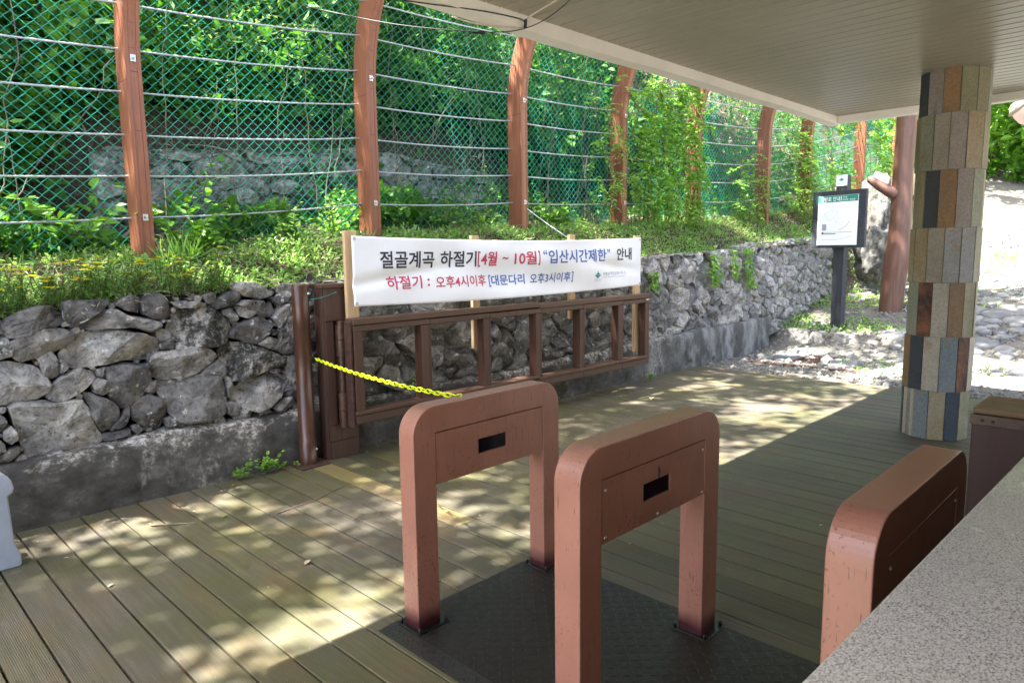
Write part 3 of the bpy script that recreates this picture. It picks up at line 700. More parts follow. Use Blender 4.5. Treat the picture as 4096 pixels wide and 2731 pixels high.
# ------------------------------------------------------------------ chain-link fence
POSTS = [(-.3, 5.55), (1.755, 5.55), (3.776, 5.55), (5.81, 5.55), (7.75, 5.55), (9.52, 5.45), (11.82, 5.43), (13.45, 5.36), (16.25, 5.34), (18.7, 5.3)]
ARC0, ARCR = 1.38, 1.55
def arc(h):     # how far the fence bows towards the deck at height h, and the height it reaches
    h = np.asarray(h, float); th = np.clip((h-ARC0)/ARCR, 0, 1.1)
    return ARCR*(1-np.cos(th)), np.where(h < ARC0, h, ARC0+ARCR*np.sin(th))
HT = 2.75
def fence_xy(X):
    px = [p[0] for p in POSTS]; py = [p[1] for p in POSTS]
    return np.interp(X, px, py)
def make_fence():
    t = thing('slope_fence', 'tall green chain-link fence with curved red timber posts and steel cables', 'fence')
    for k, (x, y) in enumerate(POSTS):
        z0 = float(fb(x+.05))-.15; mb = MB(); hs = np.concatenate([[0, .3, .7, 1.1, ARC0], np.linspace(ARC0, HT, 14)[1:]])
        d, zz = arc(hs); th = np.clip((hs-ARC0)/ARCR, 0, 1.1)
        W = .104; D = .21
        # body: left and right cheeks with a slightly recessed front strip
        def strip(x0, x1, f, b, m, tint=.5):
            V = []
            for dd, z, a in zip(d, zz, th):
                ny, nz = -math.cos(a), -math.sin(a)
                for (xx, off) in ((x0, f), (x1, f), (x1, b), (x0, b)): V.append((xx, y-dd-ny*0+(-ny)*off, z0+.15+z-nz*off if z > .01 else z0+z))
            n = len(hs); F = [[i*4+j, i*4+(j+1) % 4, (i+1)*4+(j+1) % 4, (i+1)*4+j] for i in range(n-1) for j in range(4)]+[[3, 2, 1, 0], [(n-1)*4+q for q in range(4)]]
            mb.add(V, F, m, tint)
        tan = 0 if k < 3 else 1
        strip(x, x+.026, 0, D, 0); strip(x+.0275, x+.0765, .003, D-.002, tan, .6); strip(x+.078, x+W, 0, D, 0)
        # joints of the front strip (short blocks laminated round the bend)
        j = mb
        for h in np.concatenate([[.95, 1.36], np.arange(1.52, HT, .17)]):
            dd, z = arc(h); a = min(max((h-ARC0)/ARCR, 0), 1.1)
            box(j, (x+.028, y-dd+.0005, z0+.15+z-.0012), (x+.076, y-dd+.003, z0+.15+z+.0012), .0003, 2)
        h = 1.30; dd, z = arc(h)
        box(j, (x-.001, y-dd+.004, z0+.15+z-.002), (x+.0, y-dd+D-.003, z0+.15+z+.002), .0003, 2)
        p = mb.build('post', [M['fencepost'], M['fenceface'], M['inkblack']], t)
        if k < 5:
            for h in (.33, 1.45):
                b = MB(); dd, z = arc(h); zc = z0+.15+z
                box(b, (x+.034, y-dd-.006, zc-.024), (x+.070, y-dd+.002, zc+.024), .001); tube(b, [(x+.052, y-dd-.006, zc), (x+.052, y-dd-.022, zc)], .011, 6)
                tube(b, [(x+.052, y-dd-.02, zc), (x+.052, y-dd-.034, zc)], .006, 8); b.build('bolt_plate', M['steel'], p)
    # wire-rope cables with a twisted three-strand section
    for c in range(8):
        h = .33+.3*c; dd, z = (float(q) for q in arc(h)); mb = MB()
        xs = np.arange(-1.6, 18.7, .014); ang = xs*2*math.pi/.11
        zf = np.interp(xs, [p[0] for p in POSTS], [float(fb(p[0]+.05)) for p in POSTS])
        u = np.interp(xs, [p[0] for p in POSTS], range(len(POSTS))) % 1
        cy = fence_xy(xs)+.150-dd; cz = zf+z-.022*4*u*(1-u)+.006*c % .01
        n = 9; tt = np.arange(n)*2*math.pi/n
        r = .0075*(1+.22*np.cos(3*(tt[None]-ang[:, None])))
        V = np.stack([np.broadcast_to(xs[:, None], r.shape), cy[:, None]+r*np.cos(tt), cz[:, None]+r*np.sin(tt)], -1)
        i = np.arange(len(xs)-1)[:, None]; jj = np.arange(n)[None]
        F = np.stack([i*n+jj, i*n+(jj+1) % n, (i+1)*n+(jj+1) % n, (i+1)*n+jj], -1).reshape(-1, 4)
        mb.add(V.reshape(-1, 3), F, 0, .5, True); mb.build('cable', M['cable'], t)
    # chain-link mesh: zigzag wires hooked into their neighbours
    d = .043; hstep = .04; X0, X1 = -1.7, 18.6
    nw = int((X1-X0)/d); hs = np.arange(-.06, HT-.05, hstep); K = len(hs)
    wi = np.arange(nw)[:, None]; ki = np.arange(K)[None]
    par = (wi+ki) % 2
    xx = X0+d*(wi+par)+np.where(par == 1, .004, -.004)
    jit = np.array([noise.noise(Vector((i*.9, 0, 0))) for i in range(nw)])[:, None]*.006
    xx = xx+jit*np.sin(ki*.35)
    dd, zz = arc(np.maximum(hs, -.06)); bulge = .012*np.sin(xx*1.7)+.01*np.sin(xx*.6+zz[None]*3)
    base = np.interp(xx, [p[0] for p in POSTS], [float(fb(p[0]+.05)) for p in POSTS])
    yy = fence_xy(xx)+.222-dd[None]+bulge+np.where(par == 1, .003, -.003)*1.0
    zc = base+zz[None]+.0*xx
    r = .0031
    ctr = np.stack([xx, yy, zc], -1)
    offs = np.array([[0, -r, 0], [r*1.2, r*.5, 0], [-r*1.2, r*.5, 0]])
    V = (ctr[:, :, None]+offs[None, None]).reshape(-1, 3)
    i = (np.arange(nw)[:, None, None]*K+np.arange(K-1)[None, :, None])*3; j = np.arange(3)[None, None]
    F = np.stack([i+j, i+(j+1) % 3, i+3+(j+1) % 3, i+3+j], -1).reshape(-1, 4)
    mb = MB(); mb.add(V, F, 0, .5, True); mb.build('chain_link_mesh', M['meshgreen'], t)
make_fence()

# ------------------------------------------------------------------ turnstile frames on a tread plate
def frame_poly(x0=1.629, x1=2.511, top=.926, r=.114, leg=.113, under=.815):
    P = [(x0, 0.0)]
    for a in np.linspace(math.pi, math.pi/2, 12): P.append((x0+r+r*math.cos(a), top-r+r*math.sin(a)))
    for a in np.linspace(math.pi/2, 0, 12): P.append((x1-r+r*math.cos(a), top-r+r*math.sin(a)))
    return P+[(x1, 0.0), (x1-leg, 0.0), (x1-leg, under), (x0+leg, under), (x0+leg, 0.0)]
def make_turnstile(name_label, y0, y1, dx, screws, drip, window=True, panel_gap=.0022):
    t = thing('entry_barrier', name_label, 'entry barrier', (0, 0, 0), 'painted steel entry barriers')
    mb = MB(); P = [(p+dx, q+.006) for p, q in frame_poly()]
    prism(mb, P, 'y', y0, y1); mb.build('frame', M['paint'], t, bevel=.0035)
    mb = MB(); a, b = 1.742+dx+panel_gap, 2.398+dx-panel_gap; zt, zb = .8175, .602
    sa, sb, s0, s1 = 1.981+dx, 2.154+dx, .680, .745; g = y0+.003
    for q in (((a, zb), (sa, zt)), ((sb, zb), (b, zt)), ((sa, s1), (sb, zt)), ((sa, zb), (sb, s0))) if window else (((a, zb), (b, zt)),):
        (xa, za), (xb, zb2) = q
        box(mb, (xa, g, za), (xb, y1-.003, zb2), .0006)
    p = mb.build('panel', M['paint'], t)
    if window:
        mb = MB(); box(mb, (sa+.001, g+.006, s0+.001), (sb-.001, g+.012, s1-.001), .0005); mb.build('display_window', M['glass'], p)
    if drip:
        mb = MB(); tube(mb, [(2.075+dx, g-.0003, .79), (2.077+dx, g-.0006, .775), (2.076+dx, g-.0006, .76), (2.078+dx, g-.0003, .746)], [.0012, .0035, .0022, .0025], 6); mb.build('tar_drip', M['inkblack'], p)
    if screws:
        for (x, z) in ((a+.018, zt-.035), (a+.018, zb+.02), (b-.014, zt-.035), (b-.014, zb+.012), ((a+b)/2, zb+.014)):
            mb = MB(); bolt(mb, (x, g, z), (0, -1, 0), .0055, .004); mb.build('screw', M['steel'], p)
    for x in (1.629+dx, 2.398+dx):
        mb = MB(); box(mb, (x-.022, y0-.03, .0055), (x+.141, y1+.02, .011), .0015); f = mb.build('base_flange', M['blackmetal'], t)
        for bx, by in ((x+.128, y0-.015), (x+.128, y0+.045), (x-.012, y1+.008), (x-.012, y0-.02)):
            mb = MB(); tube(mb, [(bx, by, .0105), (bx, by, .02), (bx, by, .027), (bx, by, .031)], [.008, .008, .0065, .002], 8); mb.build('dome_nut', M['blackmetal'], f)
    return t
make_turnstile('salmon brown entry barrier with plain panel, touching the yellow chain', 2.166, 2.262, 0, False, False)
make_turnstile('salmon brown entry barrier with screwed panel and black drip above its display', 1.306, 1.412, -.018, True, True)
make_turnstile('salmon brown entry barrier pressed close to the granite counter', .470, .578, 0, True, False, False)

def make_plate():
    t = thing('tread_plate', 'black diamond tread steel plate under the entry barriers', 'floor plate')
    X0, X1, Y0, Y1 = 1.60, 2.518, .32, 2.305
    mb = MB(); box(mb, (X0, Y0, -.02), (X1, Y1, .006), .0015)
    V = [(X0+.001, Y0, .006), (X0+.001, Y1, .006), (X0-.075, Y1, -.0), (X0-.075, Y0, -.0), (X0-.075, Y1, -.02), (X0-.075, Y0, -.02), (X0, Y1, -.02), (X0, Y0, -.02)]
    ramp = MB(); ramp.add(V, [[0, 1, 2, 3], [2, 4, 5, 3], [1, 6, 4, 2], [0, 3, 5, 7]])
    p = mb.build('plate', M['tread'], t)
    lz = MB(); wz = MB()
    def lozenge(m, x, y, ang, z, L=.0165, W=.0032, H=.0016, sl=0):
        c, s = math.cos(ang), math.sin(ang)
        pts = [(-L, 0), (-L*.4, W), (L*.4, W), (L, 0), (L*.4, -W), (-L*.4, -W)]
        V = [(x+a*c-b*s, y+a*s+b*c, z+sl*(a*c-b*s)) for a, b in pts]+[(x-L*.45*c, y-L*.45*s, z+H-sl*L*.45*c), (x+L*.45*c, y+L*.45*s, z+H+sl*L*.45*c)]
        m.add(V, [[0, 5, 6], [5, 4, 7, 6], [4, 3, 7], [3, 2, 7], [2, 1, 6, 7], [1, 0, 6]], 0)
    st = .0345; i = 0; x = X0+.02
    while x < X1-.015:
        y = Y0+.02; j = 0
        while y < Y1-.012:
            lozenge(lz, x, y, math.pi/4 if (i+j) % 2 else -math.pi/4, .0059); y += st; j += 1
        x += st; i += 1
    lz.build('raised_tread', M['treadtop'], p)
    r = ramp.build('ramp_edge', M['treadworn'], t)
    for k, y in enumerate(np.arange(Y0+.02, Y1, .031)):
        for x, q in ((X0-.055, 0), (X0-.022, 1)): lozenge(wz, x, y, (math.pi/4 if (k+q) % 2 else -math.pi/4), .006+.08*(x-X0)-.0002, sl=.08)
    wz.build('raised_tread', M['tread'], r)
make_plate()

# ------------------------------------------------------------------ bollard, chain, gate post, gate
def make_pole():
    t = thing('steel_bollard', 'round brown steel post with bolted base plate holding the yellow chain', 'bollard')
    cx, cy, r = 2.497, 4.605, .0605
    mb = MB(); zs = [0.01, .18, .181, .98, .981, 1.325, 1.333, 1.335]; rr = [r+.0025, r+.0025, r, r, r+.0005, r+.0005, r-.004, r-.02]
    tube(mb, [(cx, cy, z) for z in zs], rr, 40, smooth=True); mb.build('pipe', M['polepaint'], t)
    mb = MB(); box(mb, (cx-.115, cy-.115, .0), (cx+.115, cy+.075, .011), .002); b = mb.build('base_plate', M['rust'], t)
    for dx, dy in ((-.09, -.09), (.09, -.09), (.09, .05), (-.09, .05)):
        mb = MB(); bolt(mb, (cx+dx, cy+dy, .011), (0, 0, 1), .009, .01); mb.build('anchor_bolt', M['rust'], b)
    for z, a in ((1.265, -.9), (.115, -.85)):
        mb = MB(); d = np.array([math.cos(a), math.sin(a), 0]); p = np.array([cx, cy, z])+d*r
        bolt(mb, p, d, .011, .012); mb.build('side_bolt', M['steel'], t)
    mb = MB(); tube(mb, [(cx+r-.004, cy-.02, .79), (cx+r+.012, cy-.025, .795), (cx+r+.016, cy-.025, .785), (cx+r+.002, cy-.02, .778)], .003, 6); mb.build('eye_hook', M['rust'], t)
make_pole()

def make_chain():
    mb = MB(); A = np.array([2.575, 4.578, .788]); B = np.array([1.945, 2.268, .925]); n = 43
    pts = []
    for u in np.linspace(0, 1, n+1):
        p = A+(B-A)*u; p[2] -= .10*4*u*(1-u)*.25; pts.append(p)
    pts.append(np.array([1.935, 2.225, .935])); pts = np.array(pts)
    for i in range(len(pts)-1):
        c = (pts[i]+pts[i+1])/2; d = pts[i+1]-pts[i]; L = np.linalg.norm(d); d /= L
        side = np.cross(d, [0, 0, 1.]); side /= np.linalg.norm(side); up = np.cross(side, d)
        a = math.pi/4+(math.pi/2 if i % 2 else 0)+.15*math.sin(i*2.3); w = side*math.cos(a)+up*math.sin(a)
        hl, hw = L*.5+.006-.010, .0098; P = []
        for q in np.linspace(-math.pi/2, math.pi/2, 7): P.append(c+d*(hl+hw*math.cos(q))+w*hw*math.sin(q))
        for q in np.linspace(math.pi/2, 3*math.pi/2, 7): P.append(c+d*(-hl+hw*math.cos(q))+w*hw*math.sin(q))
        tube(mb, P, .0030, 6, closed=True)
    tag(mb.build('yellow_chain', M['chain']), 'bright yellow plastic link chain slung from the round post to a barrier', 'chain')
make_chain()

def make_gate_post():
    t = thing('gate_post', 'boxy dark brown timber gate post standing against the stone wall', 'gate post')
    X0, X1, Y0, Y1 = 2.668, 2.918, 4.575, 4.685
    mb = MB(); tube(mb, [(2.70, 4.645, 0), (2.70, 4.645, 1.30)], .062, 24); mb.build('round_core', M['gatez'], t)
    mb = MB(); box(mb, (2.648, 4.60, .0), (X1-.01, Y1, 1.295), .004); mb.build('body', M['gatez'], t)
    mb = MB(); box(mb, (2.55, 4.66, 1.297), (2.675, 4.70, 1.327), .003, tint=.7); box(mb, (2.64, Y0-.012, 1.297), (X1-.012, Y1, 1.327), .004, tint=.8); mb.build('cap', M['gate'], t)
    mb = MB(); box(mb, (X0, Y0-.004, 1.05), (X1-.03, 4.598, 1.296), .003); mb.build('front_board', M['gatez'], t)
    mb = MB(); box(mb, (X0, Y0, .262), (X0+.072, 4.598, 1.048), .003); mb.build('side_board', M['gatez'], t)
    mb = MB(); box(mb, (X0+.01, Y0, .0), (X1, 4.598, .135), .004); box(mb, (X0, Y0-.002, .137), (X0+.10, 4.598, .258), .004); box(mb, (X0+.102, Y0-.004, .137), (X1, 4.598, .25), .003); mb.build('foot_block', M['gatez'], t)
    for x, z in ((2.70, 1.27), (2.86, 1.27), (2.70, 1.09), (2.86, 1.10), (2.69, 1.0), (2.70, .5), (2.87, .06)):
        mb = MB(); bolt(mb, (x, Y0-.003, z), (0, -1, 0), .005, .003); mb.build('screw', M['rust'], t)
    mb = MB(); x = 2.78; y = 4.545
    tube(mb, [(x, y, .235), (x, y, 1.045)], .026, 16)
    for a, b in ((.245, .37), (.374, .505), (.79, .91), (.914, 1.02)): tube(mb, [(x, y, a), (x, y, b)], .0385, 20)
    tube(mb, [(x, y, 1.045), (x, y, 1.05)], [.026, .02], 16)
    mb.build('hinge_pipe', M['hinge'], t)
    for a, b in ((.91, 1.02), (.375, .497)):
        mb = MB(); box(mb, (2.80, 4.53, a), (2.915, 4.56, b), .003); mb.build('hinge_plate', M['hinge'], t)
    mb = MB(); tube(mb, [(2.565, 4.60, 1.222), (2.62, 4.575, 1.226), (2.70, 4.566, 1.243), (2.762, 4.565, 1.264)], .0022, 5); tube(mb, [(2.762, 4.566, 1.264), (2.762, 4.553, 1.264)], .004, 6)
    tag(mb.build('twine', M['twine']), 'thin green twine tied to a nail on the brown gate post', 'twine')
make_gate_post()

def make_gate():
    t = thing('bar_gate', 'long dark brown timber gate with six uprights in front of the stone wall', 'gate')
    Y0, Y1 = 4.405, 4.497; dr = lambda x: -.0085*(x-2.8)*1.0
    X0, X1 = 2.80, 6.685
    cuts = [X0, 3.52, 4.19, 4.86, 5.50, 6.17, X1]
    def rail(name, z0, z1, cap):
        mb = MB()
        for a, b in zip(cuts[:-1], cuts[1:]):
            za = dr((a+b)/2)*.6
            zt = z1+za
            box(mb, (a+.001, Y0, z0+za), (b-.001, Y1, zt-cap), .004, tint=random.random())
        box(mb, (X0-.006, Y0-.006, z1-cap+.001+dr(X0)*.6), (4.83, Y1+.012, z1+dr(X0)*.6), .004, tint=.9)
        box(mb, (4.832, Y0-.006, z1-cap+.001+dr(5)*.6-.002), (X1+.004, Y1+.012, z1+dr(5)*.6-.002), .004, tint=1.0)
        mb.build(name, M['gate'], t)
    rail('top_rail', .975, 1.07, .048); rail('bottom_rail', .278, .372, .03)
    for k, (a, b) in enumerate(((2.803, 2.877), (3.428, 3.53), (4.113, 4.20), (4.785, 4.868), (5.437, 5.52), (6.09, 6.185), (6.60, 6.68))):
        mb = MB(); z = dr(a)*.6
        box(mb, (a, Y0-.002, .374+z), (b-.022 if 0 < k < 6 else b, Y1, .973+z), .003, tint=random.random())
        if 0 < k < 6: box(mb, (b-.0205, Y0+.001, .374+z), (b, Y1-.003, .973+z), .003, tint=random.random())
        mb.build('upright', M['gatez'], t)
    mb = MB(); box(mb, (2.776, Y0+.01, .25), (2.795, Y1, 1.05), .003); mb.build('steel_edge', M['rust'], t)
    mb = MB(); box(mb, (6.682, Y0+.012, .66), (6.70, Y0+.07, .78), .003); mb.build('latch', M['blackmetal'], t)
    mb = MB(); box(mb, (6.60, Y0-.012, .985), (6.66, Y0-.004, .998), .002); mb.build('steel_tab', M['steel'], t)
make_gate()

# ------------------------------------------------------------------ banner on four stakes
STAKES = [(2.828, 2.93, 1.717), (4.093, 4.177, 1.69), (5.412, 5.50, 1.705), (6.552, 6.655, 1.702)]
def make_stakes():
    labs = ['pale pine stake at the banner end beside the gate post', 'pale pine stake behind the banner just left of the red lettering',
            'pale pine stake behind the banner with the white cord tied to it', 'pale pine stake at the banner end with the office logo']
    for (a, b, z), l in zip(STAKES, labs):
        mb = MB(); zb = {0: 1.0, 1: .70, 2: .86, 3: .40}[[q[0] for q in STAKES].index(a)]
        box(mb, (a, 4.515, zb), (b, 4.548, z), .002, tint=random.random())
        tag(mb.build('wooden_stake', M['stakewood']), l, 'stake', 'stakes carrying the banner')
make_stakes()

def ban_y(x, z):      # cloth surface with soft pull folds between the fixings
    x = np.asarray(x, float); z = np.asarray(z, float)
    u = (x-2.862)/(6.605-2.862); v = (z-1.155)/.525
    y = 4.503-.012*np.sin(u*math.pi)+.013*np.sin(x*2.9+z*5)*np.sin(u*math.pi)+.006*np.sin(x*7.3-z*9)*np.sin(u*math.pi)
    y = y+.013*np.sin(9*(v-.5)*u*(1-u)*4+u*7)*np.exp(-((u-.45)/.4)**2)
    y = y-.008*np.exp(-((u-.86)/.05)**2)*np.cos(v*9)+.026*np.exp(-((v-.35-.9*(u-.05))/.09)**2)*np.exp(-((u-.1)/.13)**2)
    y = y+.022*np.exp(-((v-.35+.9*(u-.95))/.10)**2)*np.exp(-((u-.88)/.1)**2)
    return y-.026
def text_mesh(body, size, x0, x1, z0, z1, bold=0.0, shear=0.0, caps=None):
    c = bpy.data.curves.new('lettering', 'FONT'); c.body = body; c.size = 1; c.offset = bold; c.resolution_u = 3; c.fill_mode = 'FRONT' if hasattr(c, 'fill_mode') else 'FRONT'
    o = bpy.data.objects.new('lettering', c); COL.objects.link(o)
    dg = bpy.context.evaluated_depsgraph_get(); me = o.evaluated_get(dg).to_mesh()
    V = np.array([v.co[:] for v in me.vertices]); F = [list(p.vertices) for p in me.polygons]
    o.evaluated_get(dg).to_mesh_clear(); bpy.data.objects.remove(o); bpy.data.curves.remove(c)
    V = V[:, :2]; lo, hi = V.min(0), V.max(0); V = (V-lo)/(hi-lo)
    P = np.stack([x0+(x1-x0)*V[:, 0], z0+(z1-z0)*V[:, 1]], 1)
    bm = bmesh.new(); vs = [bm.verts.new((p[0], 0, p[1])) for p in P]
    for f in F:
        try: bm.faces.new([vs[i] for i in f])
        except ValueError: pass
    bmesh.ops.triangulate(bm, faces=bm.faces[:])
    for _ in range(4):
        e = [x for x in bm.edges if x.calc_length() > .028]
        if not e: break
        bmesh.ops.subdivide_edges(bm, edges=e, cuts=1, use_grid_fill=False); bmesh.ops.triangulate(bm, faces=bm.faces[:])
    bm.verts.index_update(); P = np.array([(v.co.x, v.co.z) for v in bm.verts]); F = [[v.index for v in f.verts] for f in bm.faces]; bm.free()
    return P, F
def make_banner():
    t = thing('notice_banner', 'white banner with Korean notice lettering stretched above the timber gate', 'banner')
    top = lambda x: 1.680-.034*np.sin((x-2.862)/3.743*math.pi)**.8+.0
    bot = lambda x: 1.155-.028*np.sin((x-2.862)/3.743*math.pi)
    nx, nz = 150, 34; V = []
    for i in range(nx):
        x = 2.862+3.743*i/(nx-1)
        zt, zb = float(top(min(max(x, 2.8621), 6.6049))), float(bot(x))
        for j in range(nz):
            z = zb+(zt-zb)*j/(nz-1); V.append((x, float(ban_y(x, z)), z))
    V = np.array(V); i = np.arange(nx-1)[:, None]; j = np.arange(nz-1)[None]
    F = np.stack([i*nz+j, (i+1)*nz+j, (i+1)*nz+j+1, i*nz+j+1], -1).reshape(-1, 4)
    mb = MB(); mb.add(V, F, 0, .5, True); cl = mb.build('cloth', M['cloth'], t)
    s = cl.modifiers.new('thick', 'SOLIDIFY'); s.thickness = .0015; s.offset = 1
    def sag(x): return -.012*np.sin((x-2.862)/3.743*math.pi)
    def put(name, items, mat):
        for body, x0, x1, z0, z1, b in items:
            mb = MB(); P, F = text_mesh(body, 1, x0, x1, z0, z1, b); P[:, 1] += sag(P[:, 0])
            mb.add(np.stack([P[:, 0], ban_y(P[:, 0], P[:, 1])-.0045, P[:, 1]], 1), F); mb.build(name, mat, cl)
    put('black_lettering', [('절골계곡', 3.105, 3.635, 1.432, 1.566, .017), ('하절기', 3.70, 4.096, 1.432, 1.566, .017), ('안내', 6.14, 6.425, 1.44, 1.572, .018)], M['inkblack'])
    put('red_lettering', [('[', 4.112, 4.14, 1.428, 1.563, .015), ('4월', 4.15, 4.345, 1.435, 1.56, .018), ('~', 4.415, 4.49, 1.487, 1.512, .014), ('10월', 4.575, 4.86, 1.435, 1.56, .018), (']', 4.88, 4.905, 1.428, 1.563, .015),
        ('하절기', 3.166, 3.50, 1.268, 1.372, .016), (':', 3.555, 3.578, 1.285, 1.345, .014), ('오후4시이후', 3.64, 4.205, 1.262, 1.362, .014)], M['inkred'])
    put('blue_lettering', [('“', 4.95, 5.0, 1.525, 1.566, .012), ('입산시간제한', 5.02, 5.945, 1.438, 1.568, .016), ('”', 5.965, 6.01, 1.525, 1.566, .012),
        ('[', 4.245, 4.27, 1.25, 1.355, .012), ('대문다리', 4.28, 4.715, 1.258, 1.352, .013), ('오후3시이후', 4.79, 5.37, 1.256, 1.35, .013), (']', 5.382, 5.405, 1.248, 1.352, .012)], M['inkblue'])
    put('grey_lettering', [('주왕산국립공원사무소', 5.885, 6.325, 1.288, 1.325, .004), ('JUWANGSAN NATIONAL PARK OFFICE', 5.885, 6.30, 1.262, 1.276, .0), ('국립공원공단', 5.735, 5.85, 1.238, 1.253, .0)], M['inkgrey'])
    mb = MB()
    def tri(pts, m): 
        P = np.array(pts); P[:, 1] += sag(P[:, 0]); mb.add(np.stack([P[:, 0], ban_y(P[:, 0], P[:, 1])-.005, P[:, 1]], 1), [list(range(len(pts)))], m)
    tri([(5.735, 1.302), (5.765, 1.306), (5.782, 1.322), (5.792, 1.345), (5.806, 1.318), (5.828, 1.306), (5.85, 1.302)], 0)
    tri([(5.735, 1.2995), (5.85, 1.2995), (5.818, 1.283), (5.792, 1.262), (5.768, 1.283)], 1)
    mb.build('emblem', [M['inkgreen'], M['inkcyan']], cl)
    for x, z in ((2.885, 1.66), (2.885, 1.175), (6.585, 1.662), (6.585, 1.175)):
        mb = MB(); y = float(ban_y(x, z))
        tube(mb, [(x+.010*math.cos(a), y-.003, z+.010*math.sin(a)) for a in np.linspace(0, 6.283, 13)[:-1]], .004, 6, closed=True)
        bolt(mb, (x, y-.001, z), (0, -1, 0), .006, .005); mb.build('eyelet', M['steel'], t)
    mb = MB(); A = np.array([5.90, 5.552, 2.03]); B = np.array([5.455, 4.55, 1.665])
    tube(mb, [A+(B-A)*u+np.array([0, 0, -.03*4*u*(1-u)*.3]) for u in np.linspace(0, 1, 12)], .0045, 6)
    tube(mb, [(5.455, 4.55, 1.665), (5.46, 4.55, 1.40)], .003, 5)
    tag(mb.build('guy_cord', M['rope']), 'white cord running from a red fence post down to the banner stake', 'cord')
make_banner()

# ------------------------------------------------------------------ wires on the roof edge
def make_wires():
    def spl(P, n=24):
        P = np.array(P, float); t = np.arange(len(P)); u = np.linspace(0, len(P)-1, n)
        Q = np.stack([np.interp(u, t, P[:, i]) for i in range(3)], 1)
        for _ in range(3): Q[1:-1] = .5*Q[1:-1]+.25*(Q[:-2]+Q[2:])
        return Q
    mb = MB()
    for o in (0, .008): tube(mb, spl([(2.95+o, 2.50, 2.872), (2.99, 2.66, 2.868), (3.02, 2.80, 2.862), (3.015+o, 2.838, 2.85), (3.01, 2.842, 2.80), (2.96+o, 2.86, 2.795), (2.86, 2.92, 2.797), (2.70+o, 2.96, 2.79), (2.6, 2.99, 2.81)]), .0045, 6)
    tag(mb.build('beige_cable', M['wirebeige']), 'pair of thin beige cables looping over the edge of the shelter roof', 'cable')
    mb = MB(); tube(mb, spl([(1.6, 2.93, 2.74), (2.2, 2.90, 2.775), (2.7, 2.85, 2.83), (2.985, 2.835, 2.845), (3.008, 2.833, 2.83), (3.0, 2.833, 2.802)]), .0035, 6)
    tube(mb, [(3.012, 2.832, 2.846), (3.009, 2.831, 2.80)], .009, 8)
    tag(mb.build('black_cable', M['wireblack']), 'thin black cable pulled tight to a taped joint on the roof edge', 'cable')
    mb = MB(); tube(mb, spl([(2.98, 2.45, 2.868), (3.02, 2.62, 2.83), (3.0, 2.76, 2.79), (2.9, 2.87, 2.76), (2.72, 3.0, 2.76), (2.45, 3.3, 2.80), (2.2, 3.9, 3.0)]), .0028, 6)
    tube(mb, [(2.80, 2.945, 2.757), (2.74, 2.985, 2.757)], .008, 8)
    tag(mb.build('black_cable', M['wireblack']), 'slack black cable hanging under the roof edge toward the fence', 'cable')
make_wires()

